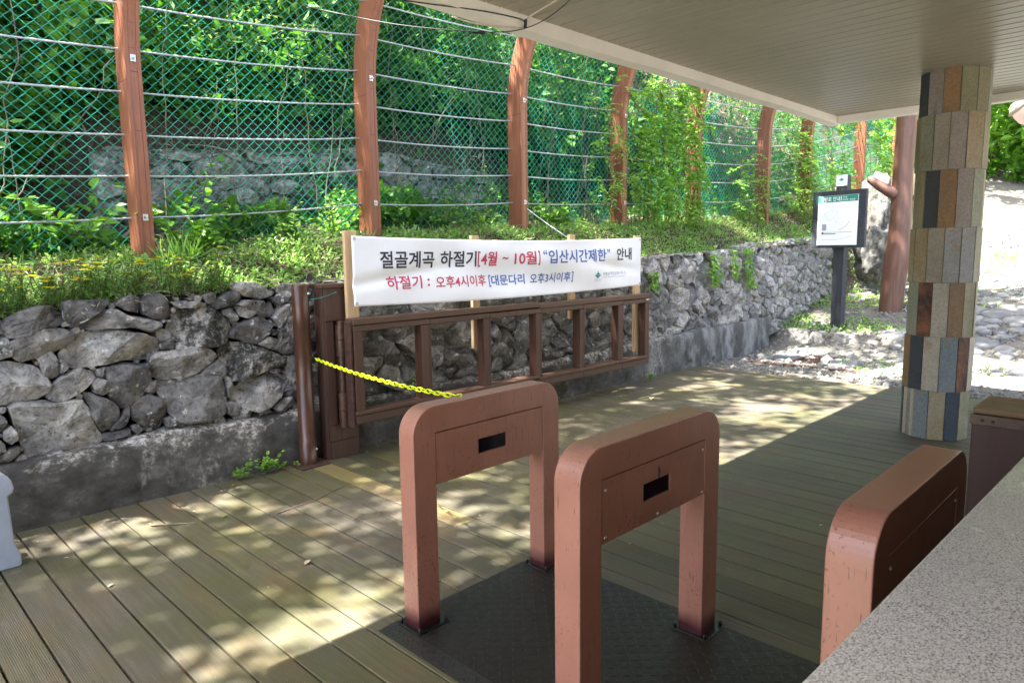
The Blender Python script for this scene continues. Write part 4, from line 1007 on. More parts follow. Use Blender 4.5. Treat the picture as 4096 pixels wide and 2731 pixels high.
# ------------------------------------------------------------------ trail sign, log post, boulders, block, bench, grates
def make_sign():
    t = thing('trail_sign', 'charcoal timber trail map sign on a post beside the path', 'sign')
    bx, by = 11.2, 3.952; bz = gzs(bx, by)
    dirv = np.array([-.22, -.975]); dirv /= np.linalg.norm(dirv); nrm = np.array([-dirv[1], dirv[0]])
    Rm = np.array([[dirv[0], nrm[0], 0], [dirv[1], nrm[1], 0], [0, 0, 1]])
    def bx3(mb, a, b, c=.003, m=0, tint=.5):
        k = mb.n; box(mb, a, b, c, m, tint); mb.V[-1] = mb.V[-1] @ Rm.T+np.array([bx, by, 0]); return mb
    p = MB(); bx3(p, (-.085, -.05, bz-.1), (-.0015, .06, 2.62)); bx3(p, (.0015, -.05, bz-.1), (.085, .06, 2.62)); p.build('post', M['signframe'], t)
    f = MB(); L, Rr, z0, z1 = -.432, .432, 1.535, 2.392
    for k in range(6):
        a = z0+(z1-z0)*k/6; b = z0+(z1-z0)*(k+1)/6
        bx3(f, (L, -.105, a+.001), (Rr, -.052, b-.001), .004, 0, random.random())
    fr = f.build('board', M['signframe'], t)
    q = MB(); bx3(q, (-.335, -.114, 1.575), (.318, -.1055, 2.32), .002); po = q.build('poster', M['poster'], fr)
    yf = -.1158
    def flat(mb, pts, m=0, d=0): 
        V = np.array([(a, yf-d, b) for a, b in pts]) @ Rm.T+np.array([bx, by, 0]); mb.add(V, [list(range(len(pts)))], m)
    def rect(mb, a, b, c, d, m=0, dd=0): flat(mb, [(a, b), (c, b), (c, d), (a, d)], m, dd)
    h = MB(); rect(h, -.333, 2.222, .316, 2.318); h.build('header_band', M['inkteal'], po)
    w = MB()
    def tx(mb, body, x0, x1, z0, z1, b, m=0):
        P, F = text_mesh(body, 1, x0, x1, z0, z1, b); V = np.stack([P[:, 0], np.full(len(P), yf-.0022), P[:, 1]], 1) @ Rm.T+np.array([bx, by, 0]); mb.add(V, F, m)
    tx(w, '탐방로 안내', -.285, .028, 2.235, 2.303, .013); rect(w, .045, 2.235, .055, 2.305, 0, .002); tx(w, 'Trail', .075, .14, 2.275, 2.303, .0); tx(w, '探访路 · 探訪路', .075, .27, 2.235, 2.262, .0)
    w.build('header_lettering', M['poster'], po)
    g = MB()
    def line(mb, pts, wd=.003, m=0):
        for (a, b), (c, d) in zip(pts[:-1], pts[1:]):
            L2 = math.hypot(c-a, d-b); nx, nz = -(d-b)/L2*wd/2, (c-a)/L2*wd/2
            flat(mb, [(a+nx, b+nz), (c+nx, d+nz), (c-nx, d-nz), (a-nx, b-nz)], m)
    line(g, [(-.1, 2.19), (-.06, 2.13), (0, 2.07), (.06, 2.03), (.14, 2.02), (.17, 2.05), (.13, 2.12)])
    line(g, [(-.22, 2.05), (-.12, 2.09), (-.04, 2.10)]); line(g, [(-.22, 2.05), (-.18, 1.98), (-.12, 1.95), (-.08, 1.97)]); line(g, [(0, 2.07), (.01, 1.97), (-.03, 1.92), (.05, 1.91), (.10, 1.93)])
    line(g, [(-.08, 1.97), (-.03, 2.03), (0, 2.07)]); rect(g, -.25, 1.80, -.18, 1.895, 0); line(g, [(.14, 2.02), (.19, 1.98), (.2, 1.93)], .003)
    line(g, [(-.25, 1.66), (-.05, 1.655), (.1, 1.67), (.24, 1.715)], .004); rect(g, -.25, 1.765, .24, 1.772, 0); g.build('map_lines', M['inkgrey'], po)
    r = MB(); line(r, [(.2, 1.93), (.15, 1.87), (.10, 1.83), (.02, 1.80)], .004); rect(r, -.255, 1.742, -.225, 1.775); rect(r, -.225, 1.742, -.02, 1.752); r.build('route_marks', M['inkmaroon'], po)
    bd = MB(); bx3(bd, (-.085, -.062, 2.46), (.093, -.0525, 2.622), .002); b = bd.build('badge', M['poster'], t)
    yf = -.0635
    e = MB(); flat(e, [(-.045, 2.555), (-.015, 2.562), (.004, 2.585), (.024, 2.562), (.053, 2.555), (.004, 2.53)]); e.build('emblem', M['inkcyan'], b)
    e = MB(); rect(e, -.055, 2.495, .06, 2.503); e.build('badge_lettering', M['inkgrey'], b)
make_sign()

def make_log():
    t = thing('log_post', 'thick glossy brown painted log post with a sawn branch stub', 'log post')
    x, y = 12.3, 3.52; z0 = gzs(x, y)-.1; n = 28; zs = np.linspace(z0, 4.6, 40); mb = MB(); V = []
    for z in zs:
        h = z-z0
        cx = x+.03*math.sin(h*1.2); cy = y-.012*h-.05*math.exp(-((h-1.3)/.5)**2)*.6-.05*(h/3)
        r = .172-.008*h+.012*math.sin(h*2.1)+.015*math.exp(-((h-.9)/.25)**2)
        for k in range(n):
            a = k*2*math.pi/n; rr = r*(1+.035*noise.noise(Vector((math.cos(a)*1.6, math.sin(a)*1.6, z*1.1)))+.015*noise.noise(Vector((math.cos(a)*5, math.sin(a)*5, z*3))))
            V.append((cx+rr*math.cos(a), cy+rr*math.sin(a), z))
    F = [[i*n+k, i*n+(k+1) % n, (i+1)*n+(k+1) % n, (i+1)*n+k] for i in range(39) for k in range(n)]
    mb.add(V, F, 0, .4, True); mb.add(V[-n:], [list(range(n))]); mb.build('trunk', M['log'], t)
    mb = MB(); tube(mb, [(12.25, 3.52, 2.36), (12.2, 3.62, 2.42), (12.17, 3.74, 2.50), (12.15, 3.86, 2.60), (12.15, 3.90, 2.62)], [.10, .085, .075, .062, .055], 14); mb.build('branch_stub', M['log'], t)
make_log()

def rock(name, label, c, r, seed, mat, cat='boulder', group=None, sq=.0):
    bm = bmesh.new(); bmesh.ops.create_icosphere(bm, subdivisions=5, radius=1)
    off = Vector((seed*5.1, seed*2.3, 0))
    for v in bm.verts:
        d = v.co.copy(); n = noise.fractal(d*1.1+off, 1.0, 2.0, 6)*.30+noise.cell(d*1.7+off)*.12
        v.co = Vector((d.x*r[0], d.y*r[1], d.z*r[2]))*(1+n)
    V = np.array([v.co[:] for v in bm.verts])+np.array(c); F = np.array([[v.index for v in f.verts] for f in bm.faces]); bm.free()
    mb = MB(); mb.add(V, F, 0, .5, True); o = mb.build(name, mat); return tag(o, label, cat, group)
rock('boulder', 'big white angular boulder leaning behind the log post', (13.7, 4.24, 1.85), (.28, .36, .86), 3, M['boulder'], group='white boulders behind the log post')
rock('boulder', 'smaller white boulder at the foot of the bigger one', (13.2, 4.05, 1.42), (.24, .22, .42), 9, M['boulder'], group='white boulders behind the log post')

def make_block():
    t = thing('timber_block', 'dark maroon timber block with weathered bare wood top beyond the counter', 'timber block')
    mb = MB(); box(mb, (3.25, .12, 0), (3.55, .607, .868), .004); mb.build('body', M['block'], t)
    mb = MB(); box(mb, (3.244, .115, .835), (3.556, .613, .878), .002); s = mb.build('metal_strap', M['hinge'], t)
    for y in (.57, .535, .43, .3):
        mb = MB(); bolt(mb, (3.244, y, .856), (-1, 0, 0), .006, .004); mb.build('screw', M['rust'], s)
    mb = MB(); box(mb, (3.25, .12, .879), (3.55, .607, .905), .006); mb.build('top_board', M['blocktop'], t)
make_block()

def make_bench():
    t = thing('plastic_bench', 'grey cast plastic bench standing on the deck by the stone wall', 'bench')
    for i, x in enumerate((.50, -.95)):
        mb = MB()
        prof = [(4.02, 0), (4.02, .05), (4.06, .09), (4.06, .37), (4.02, .40), (4.02, .47), (4.5, .47), (4.5, .40), (4.46, .37), (4.46, .09), (4.5, .05), (4.5, 0)]
        side = [(x, .0), (x+.128, .0), (x+.134, .013), (x+.134, .06), (x+.122, .095), (x+.113, .115), (x+.105, .37), (x+.128, .385), (x+.134, .41), (x+.125, .45), (x+.09, .49), (x, .50), (x-.02, .4), (x-.02, .05)]
        prism(mb, side, 'y', 4.14, 4.24); mb.build('leg', M['bench'], t, bevel=.008)
    mb = MB()
    for k in range(4): box(mb, (-1.15, 4.10+.085*k, .455), (.48, 4.175+.085*k, .495), .008)
    mb.build('seat', M['bench'], t)
make_bench()

def make_grates():
    for k, (a, b) in enumerate(((3.10, 3.50), (3.505, 3.90), (3.905, 4.28))):
        t = thing('drain_grate', ['grey steel drain grate nearest the path', 'rusty brown steel drain grate between two greyer ones', 'grey steel drain grate nearest the retaining wall'][k], 'drain grate', (0, 0, 0), 'drain grates at the end of the deck')
        mb = MB(); x0, x1 = 9.42, 10.05; m = M['rust'] if k == 1 else M['grate']; z = .012
        box(mb, (x0, a, z-.03), (x0+.02, b, z), .002); box(mb, (x1-.02, a, z-.03), (x1, b, z), .002); box(mb, (x0, a, z-.03), (x1, a+.012, z+.001), .002); box(mb, (x0, b-.012, z-.03), (x1, b, z+.001), .002)
        mb.build('frame', m, t)
        mb = MB()
        for x in np.arange(x0+.05, x1-.03, .035): box(mb, (x, a+.0125, z-.025), (x+.012, b-.0125, z-.001), .001)
        mb.build('bars', m, t)
    mb = MB(); box(mb, (9.02, 2.9, -.03), (9.10, 4.35, .012), .004); box(mb, (9.10, 2.9, -.03), (9.2, 4.35, -.0), .004)
    tag(mb.build('rusty_angle_bar', M['rust']), 'long rusty steel edging bar lying in the gravel before the grates', 'edging bar')
    t = thing('stone_curb', 'short mortared stone step behind the drain grates', 'curb')
    mb = MB(); s = 400; xs = [(3.25, 3.62, .15), (3.64, 3.98, .25), (4.0, 4.2, .26), (4.22, 4.72, .27), (3.66, 4.0, .12), (4.0, 4.3, .13)]
    # outline runs along Y, faces -X
    tmp = MB()
    for (a, b, h) in xs[:4]:
        s += 1; q = [(a, -.02), (b, -.02), (b+.005, h*.6), (b-.03, h), ((a+b)/2, h+.015), (a+.03, h-.01), (a-.004, h*.5)]
        stone(tmp, q, 0, .1, depth=.25, tint=.3+.4*random.random(), seed=s, n=22, rough=.014)
    V = np.concatenate(tmp.V); V = np.stack([10.80+V[:, 1], V[:, 0], V[:, 2]], 1); tmp.V = [V]; tmp.T = [np.concatenate(tmp.T)]
    tmp.build('stones', M['stone'], t)
make_grates()

def make_parasol():
    t = thing('pink_parasol', 'pale pink scalloped parasol edge showing under the far roof beam', 'parasol')
    c = np.array([14.6, .70, 4.42]); n = 48; rings = [(.0, 0), (.4, -.08), (.8, -.22), (1.3, -.42), (1.72, -.60), (1.78, -.62)]; V = []; 
    for r, z in rings:
        for k in range(n):
            a = 2*math.pi*k/n; V.append((c[0]+r*math.cos(a), c[1]+r*math.sin(a), c[2]+z))
    for k in range(n):
        a = 2*math.pi*k/n; V.append((c[0]+1.79*math.cos(a), c[1]+1.79*math.sin(a), c[2]-.66-.16*abs(math.sin(a*4))))
    F = [[i*n+k, i*n+(k+1) % n, (i+1)*n+(k+1) % n, (i+1)*n+k] for i in range(len(rings)) for k in range(n)]
    mb = MB(); mb.add(V, F, 0, .5, True); o = mb.build('canopy', M['awning'], t); s = o.modifiers.new('thick', 'SOLIDIFY'); s.thickness = .004
    mb = MB(); tube(mb, [(14.6, .70, gzs(14.6, .70)-.1), (14.6, .70, 4.41)], .03, 12); mb.build('pole', M['grate'], t)
make_parasol()

# ------------------------------------------------------------------ vegetation
def nz2(P, s, o=0.0): return np.array([noise.noise(Vector((p[0]*s+o, p[1]*s, o))) for p in P])

def make_ground_cover():
    # low weeds and clover on the bank between the wall top and the fence
    N = 52000; X = np.concatenate([RNG.uniform(-1.5, 7, int(N*.62)), RNG.uniform(7, 14.5, N-int(N*.62))])
    Y = RNG.uniform(4.88, 5.85, N); P = np.stack([X, Y], 1)
    d = nz2(P, 2.3)+.5*nz2(P, 7, 4); keep = RNG.random(N) < .55+1.0*d; P = P[keep]; n = len(P); d = d[keep]
    hh = np.abs(RNG.normal(size=n))*.028*(1+np.maximum(d, 0)*1.5)+.004
    C = np.stack([P[:, 0], P[:, 1], gz(P[:, 0], P[:, 1])+hh+.03*0], 1)
    D = rdir(n, .25); D[:, 1] -= .25
    mb = MB(); L = RNG.uniform(.026, .058, n)
    leaves(mb, C, D, rdir(n, 1.6, .6), L, L*RNG.uniform(.35, .6, n), 0, np.clip(.45+.35*RNG.normal(size=n)*.6+d*.3, 0, 1))
    # grass blades
    n = 5200; X = RNG.uniform(-1.5, 14, n); Y = RNG.uniform(4.87, 5.8, n); k = nz2(np.stack([X, Y], 1), 1.4, 7)+RNG.random(n)*.4 > .15; X, Y = X[k], Y[k]; n = len(X)
    C = np.stack([X, Y, gz(X, Y)], 1); D = rdir(n, 1.3); D[:, 1] -= .35*RNG.random(n); L = RNG.uniform(.06, .15, n)
    leaves(mb, C, D, rdir(n), L, RNG.uniform(.004, .007, n), 0, np.clip(RNG.normal(.6, .2, n), 0, 1))
    # weeds on the slope in front of the sign
    n = 9000; X = RNG.uniform(10.95, 17, n); Y = RNG.uniform(2.6, 4.9, n); P = np.stack([X, Y], 1); k = nz2(P, 1.3, 2)+nz2(P, 4, 9)*.5+.22*(Y-3.7) > -.02; X, Y = X[k], Y[k]; n = len(X)
    C = np.stack([X, Y, gz(X, Y)+np.abs(RNG.normal(size=n))*.03], 1); D = rdir(n, .4); L = RNG.uniform(.035, .08, n)
    leaves(mb, C, D, rdir(n, 1.5, .6), L, L*.5, 0, RNG.random(n)*.8+.2)
    # grass between the path stones
    n = 9000; X = RNG.uniform(9, 26, n); Y = RNG.uniform(-1, 3.4, n); P = np.stack([X, Y], 1); k = nz2(P, .55, 12)+nz2(P, 2, 3)*.5 > .28; X, Y = X[k], Y[k]; n = len(X)
    C = np.stack([X, Y, gz(X, Y)+.01], 1); D = rdir(n, .8); L = RNG.uniform(.04, .09, n)
    leaves(mb, C, D, rdir(n, 1, .8), L, L*.3, 0, RNG.random(n))
    tag(mb.build('ground_cover', M['leafgrass']), kind='stuff')
    mb = MB(); n = 11000; X = RNG.uniform(-1.5, 14, n); Y = RNG.uniform(4.84, 5.85, n)
    k = nz2(np.stack([X, Y], 1), 1.7, 21) > -.2; X, Y = X[k], Y[k]; n = len(X)
    C = np.stack([X, Y, gz(X, Y)+RNG.uniform(.006, .045, n)], 1); D = rdir(n, .1); D[:, 2] *= .3; L = RNG.uniform(.04, .13, n)
    leaves(mb, C, D, rdir(n, 1, .7), L, RNG.uniform(.003, .016, n))
    n = 15000; X = RNG.uniform(-3, 20, n); Y = 5.7+np.abs(RNG.normal(size=n))*3; C = np.stack([X, Y, gz(X, Y)+RNG.uniform(.01, .06, n)], 1); D = rdir(n, .1); L = RNG.uniform(.05, .14, n)
    leaves(mb, C, D, rdir(n, 1, .7), L, L*RNG.uniform(.1, .5, n))
    tag(mb.build('leaf_litter', M['straw']), kind='stuff')
make_ground_cover()

def make_undergrowth():
    mb = MB()
    def patch(n, xr, yr, hmax, lr, heart, lo, hi, seed, thr=-.1):
        X = RNG.uniform(*xr, n); Y = RNG.uniform(*yr, n); P = np.stack([X, Y], 1); d = nz2(P, .8, seed)+.6*nz2(P, 2.2, seed+5)
        k = d > thr; X, Y, d = X[k], Y[k], d[k]; m = len(X)
        h = (.03+hmax*np.clip(d-thr, 0, 1)*RNG.random(m)**.7)
        C = np.stack([X, Y-h*.55, gz(X, Y)+h], 1); D = rdir(m, -.1); D[:, 1] -= .35; Nn = rdir(m, .8, .6); Nn[:, 1] -= .7
        L = RNG.uniform(*lr, m)
        leaves(mb, C, D, Nn, L, L*RNG.uniform(.55, .95, m), 0, np.clip(RNG.uniform(lo, hi, m)+d*.3, 0, 1), heart)
    patch(15000, (-2.5, 5), (5.85, 8.2), .5, (.05, .12), True, .1, .9, 1, -.15)
    patch(60000, (-3, 13), (7.2, 12), 1.5, (.07, .15), True, .0, .8, 3, -.5)
    patch(15000, (1.2, 10.5), (7.12, 7.7), .55, (.06, .12), True, .1, .9, 30, -.7)
    patch(22000, (4, 20), (5.85, 9), .7, (.035, .08), False, .1, .9, 8, -.25)
    patch(9000, (24, 40), (-2, 9), 1.6, (.12, .24), False, .3, 1, 41, -.25)
    patch(12000, (9, 30), (6, 14), 1.9, (.07, .15), False, .1, 1, 15, -.3)
    tag(mb.build('undergrowth', M['leafdark']), kind='stuff')
make_undergrowth()

def sprig(mb, st, base, d0, length, nleaf, L, W, heart, droop=.5, m=0, pair=False, tl=(0, 1), rs=.004):
    """one stem with leaves along it"""
    K = 9; P = [np.array(base, float)]; d = np.array(d0, float)
    for i in range(K-1):
        d = d+np.array([0, 0, -droop*.12])+RNG.normal(size=3)*.07; d /= np.linalg.norm(d); P.append(P[-1]+d*length/(K-1))
    P = np.array(P); tube(st, P, np.linspace(rs, rs*.35, K), 5, cap=False)
    u = np.linspace(.18, 1, nleaf)*(K-1); i = np.minimum(u.astype(int), K-2); f = (u-i)[:, None]; C = P[i]*(1-f)+P[i+1]*f; T = P[i+1]-P[i]; T /= np.linalg.norm(T, axis=1)[:, None]
    side = np.cross(T, [0, 0, 1.]); side /= np.linalg.norm(side, axis=1)[:, None]+1e-6
    s = np.where(np.arange(nleaf) % 2, 1, -1)[:, None]; D = T*.6+side*s*.9+RNG.normal(size=(nleaf, 3))*.25
    Nn = np.array([0, -.5, 1.])+RNG.normal(size=(nleaf, 3))*.35
    ll = L*RNG.uniform(.6, 1.15, nleaf)*np.linspace(1.05, .7, nleaf)
    leaves(mb, C, D, Nn, ll, ll*W, m, RNG.uniform(*tl, nleaf), heart)

def bush(name, label, base, kind, scale=1.0, cat='bush', group=None, n=None):
    """kinds: broad heart leaves, fine leaves, arching sprigs, climber"""
    t = thing(name, label, cat, (0, 0, 0), group); lf = MB(); st = MB(); b = np.array(base, float)
    if kind == 'broad':
        for k in range(n or 13):
            a = RNG.uniform(0, 6.28); d = np.array([math.cos(a)*.6, math.sin(a)*.6-.25, RNG.uniform(.5, 1.2)])
            sprig(lf, st, b+RNG.normal(size=3)*[.06, .06, 0], d, RNG.uniform(.35, .75)*scale, 9, .105*scale**.5, .85, True, .8, tl=(.2, 1))
        mat = M['leaf']
    elif kind == 'young':
        for k in range(n or 12):
            a = RNG.uniform(0, 6.28); d = np.array([math.cos(a)*.55, math.sin(a)*.55-.2, RNG.uniform(.6, 1.3)])
            sprig(lf, st, b+RNG.normal(size=3)*[.08, .06, 0], d, RNG.uniform(.3, .65)*scale, 9, .085*scale**.5, .62, False, .7, tl=(.15, 1))
        mat = M['leafbright']
    elif kind == 'fine':
        for k in range(n or 26):
            a = RNG.uniform(0, 6.28); d = np.array([math.cos(a)*.7, math.sin(a)*.6-.2, RNG.uniform(.4, 1.3)])
            sprig(lf, st, b+RNG.normal(size=3)*[.12, .08, 0], d, RNG.uniform(.35, .9)*scale, 16, .05*scale**.5, .55, False, .9, tl=(.2, 1))
        mat = M['leaf']
    elif kind == 'sprig':
        for k in range(n or 16):
            a = RNG.uniform(0, 6.28); d = np.array([math.cos(a)*.6, math.sin(a)*.4-.4, RNG.uniform(.7, 1.4)])
            sprig(lf, st, b+RNG.normal(size=3)*[.1, .08, 0], d, RNG.uniform(.6, 1.25)*scale, 22, .06*scale**.5, .45, False, 1.3, tl=(.3, 1))
        mat = M['leafbright']
    lf.build('foliage', mat, t); st.build('stem', M['stem'], t)
    return t

def climber(label, x0, x1, z0, z1, n, L, seed, yoff=-.03, mat='leafbright', thick=.14):
    """leafy vine hanging on the front of the mesh"""
    t = thing('climbing_vine', label, 'vine', (0, 0, 0), 'climbing vines on the mesh fence'); lf = MB(); st = MB()
    for k in range(n):
        x = RNG.uniform(x0, x1); u = (x-x0)/(x1-x0)-.5; zt = z0+(z1-z0)*RNG.uniform(0, 1)*(1-1.2*u*u)
        h = max(0, zt-float(fb(x))); dd, zz = arc(h); y = float(fence_xy(x))+.12-float(dd)+yoff-RNG.random()*thick
        d = np.array([RNG.normal()*.6, -.35-.3*RNG.random(), RNG.normal()*.6-.1])
        sprig(lf, st, (x, y, zt), d, RNG.uniform(.25, .5), 11, L, .62, False, 1.2, tl=(.1, 1), rs=.003)
    for k in range(max(3, n//12)):     # woody climbing stems
        x = RNG.uniform(x0, x1); hs = np.linspace(0, max(.3, z1-float(fb(x))), 14); dd, zz = arc(hs)
        tube(st, np.stack([x+.08*np.sin(hs*3+k)+.02*RNG.normal(size=14), float(fence_xy(x))+.10-dd+.03*np.sin(hs*5+k), float(fb(x))+zz], 1), .005, 5)
    lf.build('foliage', M[mat], t); st.build('stem', M['twig'], t)

G = 'bushes growing behind the mesh fence'
def at_hill(x, y): return (x, y, gzs(x, y))
for args in [
    ('broad', 'broad heart-leaved bush low behind the mesh, leftmost of all', (-.1, 5.85), 1.1), ('young', 'pale young bush with lime leaves at the fence foot left of the first red post', (.75, 5.62), .85),
    ('broad', 'heart-leaved bush pressed against the left side of the first red post', (1.45, 5.98), 1.2), ('broad', 'large-leaved bush high on the slope just right of the first red post', (2.35, 6.9), 1.4),
    ('broad', 'heart-leaved weed just right of the first red post near the ground', (2.25, 5.8), .8), ('young', 'bright bush growing before the mossy wall midway between first and second posts', (3.0, 5.85), .8),
    ('young', 'bright heart-leaved bush left of the second red post at the mesh foot', (3.55, 5.85), .95), ('fine', 'fine-leaved bush at the mesh foot between second and third red posts', (4.85, 5.85), .9),
    ('fine', 'fine-leaved creeper sprouting from the face of the mossy stone wall', (3.0, 6.82), .7), ('young', 'pale young bush rooted against the mossy stone wall near the second post', (4.7, 6.75), .9),
    ('young', 'lime green bush low beside the third red post on its left', (5.3, 5.8), .75), ('broad', 'big-leaved bush low behind the guy cord right of the third red post', (6.45, 5.85), .95),
    ('fine', 'fine-leaved bush on the slope above the mossy stone wall', (4.2, 7.5), 1.6), ('sprig', 'arching bush above the mossy stone wall near the second red post', (3.3, 7.7), 1.3),
    ('fine', 'dark fine-leaved bush on the slope behind the third red post', (5.9, 7.6), 1.7), ('broad', 'broad-leaved bush high on the slope at the top left of the fence', (.7, 7.2), 1.7),
    ('sprig', 'sprawling bush with arching shoots beside the fifth red post foot', (9.1, 5.6), .8), ('young', 'lush low bush at the mesh foot beside the sixth red post', (11.2, 5.6), .9),
    ('sprig', 'lush arching bush around the foot of the seventh red post', (13.0, 5.3), 1.0), ('fine', 'dense bush at the seventh red post behind the trail sign', (13.9, 5.3), 1.1)]:
    kind, lab, (x, y), s = args
    bush('bush', lab, at_hill(x, y), kind, s, 'bush', G)
climber('thick leafy vine covering the mesh between the fourth and fifth red posts', 7.95, 9.5, 2.1, 4.05, 300, .10, 1)
climber('loose leafy vine climbing on the left side of the fourth red post', 7.05, 7.75, 2.1, 3.7, 44, .075, 2)
climber('sprawling vine on the mesh around the sixth red post foot', 10.6, 11.7, 2.1, 3.1, 40, .08, 3)
climber('leafy vine hanging over the seventh red post', 12.6, 13.5, 2.4, 3.8, 70, .09, 4)
climber('leafy vine on the mesh between the seventh and eighth red posts', 14.2, 15.4, 2.6, 3.4, 45, .09, 5, mat='leaf')
climber('yellow-green vine draped on the mesh beside the log post', 16.6, 18.2, 3.0, 4.9, 100, .11, 6)
climber('vine tangle with dark leaves under the roof corner', 14.6, 15.3, 3.9, 4.5, 30, .11, 7, mat='leaf')

def make_dry_vines():
    labs = ['bare dry vine stems hanging behind the mesh left of the first red post', 'bare dry vine stems hanging behind the mesh between first and second posts',
            'bare dry vine stems hanging behind the mesh between second and third posts', 'bare dry vine stems hanging behind the mesh between third and fourth posts', 'bare dry vine tangle on the mesh beside the sixth red post']
    for (x0, x1, n), l in zip(((-.4, 1.7, 9), (2.0, 3.7, 7), (4.0, 5.8, 9), (6.0, 7.7, 16), (11.2, 11.8, 8)), labs):
        mb = MB()
        for k in range(n):
            x = RNG.uniform(x0, x1); y = RNG.uniform(5.85, 6.8) if x < 9 else 5.5; z = gzs(x, y); h = RNG.uniform(1.2, 2.6); m = 16; u = np.linspace(0, 1, m)
            w = np.cumsum(RNG.normal(size=(m, 2))*.022, 0)
            tube(mb, np.stack([x+w[:, 0]+RNG.normal()*.35*u, y+w[:, 1]*.6-.1*u, z+h*u], 1), np.linspace(.006, .0025, m), 5)
        tag(mb.build('dry_vine', M['twig']), l, 'dry vine', 'dry vine stems behind the fence')
make_dry_vines()

def make_sedum():
    labs = ['yellow-flowered sedum clump with most blooms at the left edge of the wall top', 'sunlit yellow-flowered sedum clump in front of the first red post foot', 'yellow-flowered sedum clump right of the first red post above the mossy stone']
    for (x, y, n, w, hb), l in zip(((.86, 4.95, 60, .26, 0), (1.35, 4.97, 50, .20, .02), (1.88, 4.93, 46, .21, .02)), labs):
        t = thing('sedum_plant', l, 'flowering plant', (0, 0, 0), 'yellow sedum clumps on the wall top'); lf = MB(); st = MB(); fl = MB(); hd = MB()
        for k in range(n):
            bx = x+RNG.uniform(-w, w); by = y+RNG.uniform(-.08, .12); bz = gzs(bx, max(by, 4.88)); d = np.array([RNG.normal()*.25+(bx-x)*.9, -.38+RNG.normal()*.25, 1.0]); d /= np.linalg.norm(d)
            H = RNG.uniform(.14, .30); K = 6; P = np.array([np.array([bx, by, bz])+d*H*u+np.array([0, -.03*u*u, 0]) for u in np.linspace(0, 1, K)])
            tube(st, P, .0028, 5, cap=False); m = 20; u = np.linspace(.15, 1, m); C = np.stack([np.interp(u, np.linspace(0, 1, K), P[:, i]) for i in range(3)], 1)
            a = np.arange(m)*2.4+RNG.random()*6; D = np.stack([np.cos(a), np.sin(a), np.full(m, .55)], 1)
            leaves(lf, C, D, np.tile([0, 0, 1.], (m, 1))+RNG.normal(size=(m, 3))*.2, RNG.uniform(.026, .044, m), .013, 0, RNG.random(m))
            if RNG.random() < .45:
                top = P[-1]
                for q in range(RNG.integers(5, 12)):
                    c = top+np.array([RNG.normal()*.014, RNG.normal()*.012, .006+RNG.random()*.008]); m = 5; a = np.arange(m)*1.2566+RNG.random(); D = np.stack([np.cos(a), np.sin(a), np.full(m, .35)], 1)
                    leaves(fl, np.tile(c, (m, 1)), D, np.tile([0, 0, 1.], (m, 1)), .017, .010)
            elif RNG.random() < .25:
                for q in range(8):
                    c = P[-1]+RNG.normal(size=3)*.01; m = 4; leaves(fl if False else hd, np.tile(c, (m, 1)), rdir(m, .3), rdir(m), .010, .006, 0, RNG.random(m)*.3)
        lf.build('foliage', M['leafsedum'], t); st.build('stem', M['stem'], t); fl.build('flower_head', M['petal'], t)
        if hd.n: hd.build('withered_head', M['straw'], t)
make_sedum()

def make_ivy():
    for (x, z1, z0, w, n), l in zip(((8.75, 1.48, 1.06, .16, 46), (9.30, 1.52, 1.12, .08, 26), (9.75, 1.56, .98, .15, 60), (7.25, 1.28, 1.06, .09, 20)),
            ['leafy ivy strand nearest the banner among three on the pale wall', 'thinnest ivy strand hanging between two others on the pale wall', 'longest and densest ivy strand hanging on the pale wall end', 'small ivy sprig growing from the wall stones just right of the gate']):
        t = thing('ivy_strand', l, 'ivy', (0, 0, 0), 'ivy strands on the retaining wall'); lf = MB(); st = MB()
        for k in range(3):
            xx = x+RNG.uniform(-w, w)*.4; u = np.linspace(0, 1, 10); P = np.stack([xx+.03*np.sin(u*7+k), 4.74-.02*np.sin(u*5)+.07*(1-u), z1+(z0-z1)*u*RNG.uniform(.7, 1)], 1); tube(st, P, .003, 5)
        X = x+RNG.normal(size=n*3)*w*.5; Z = RNG.uniform(z0, z1, n*3); C = np.stack([X, 4.70+.09*(Z-.9)-RNG.random(n*3)*.04, Z], 1)
        D = rdir(n*3, -.8, .8); D[:, 1] -= .5; L = RNG.uniform(.04, .075, n*3); leaves(lf, C, D, np.tile([0, -1., .6], (n*3, 1))+RNG.normal(size=(n*3, 3))*.3, L, L*.7)
        lf.build('foliage', M['leafbright'], t); st.build('stem', M['stem'], t)
make_ivy()

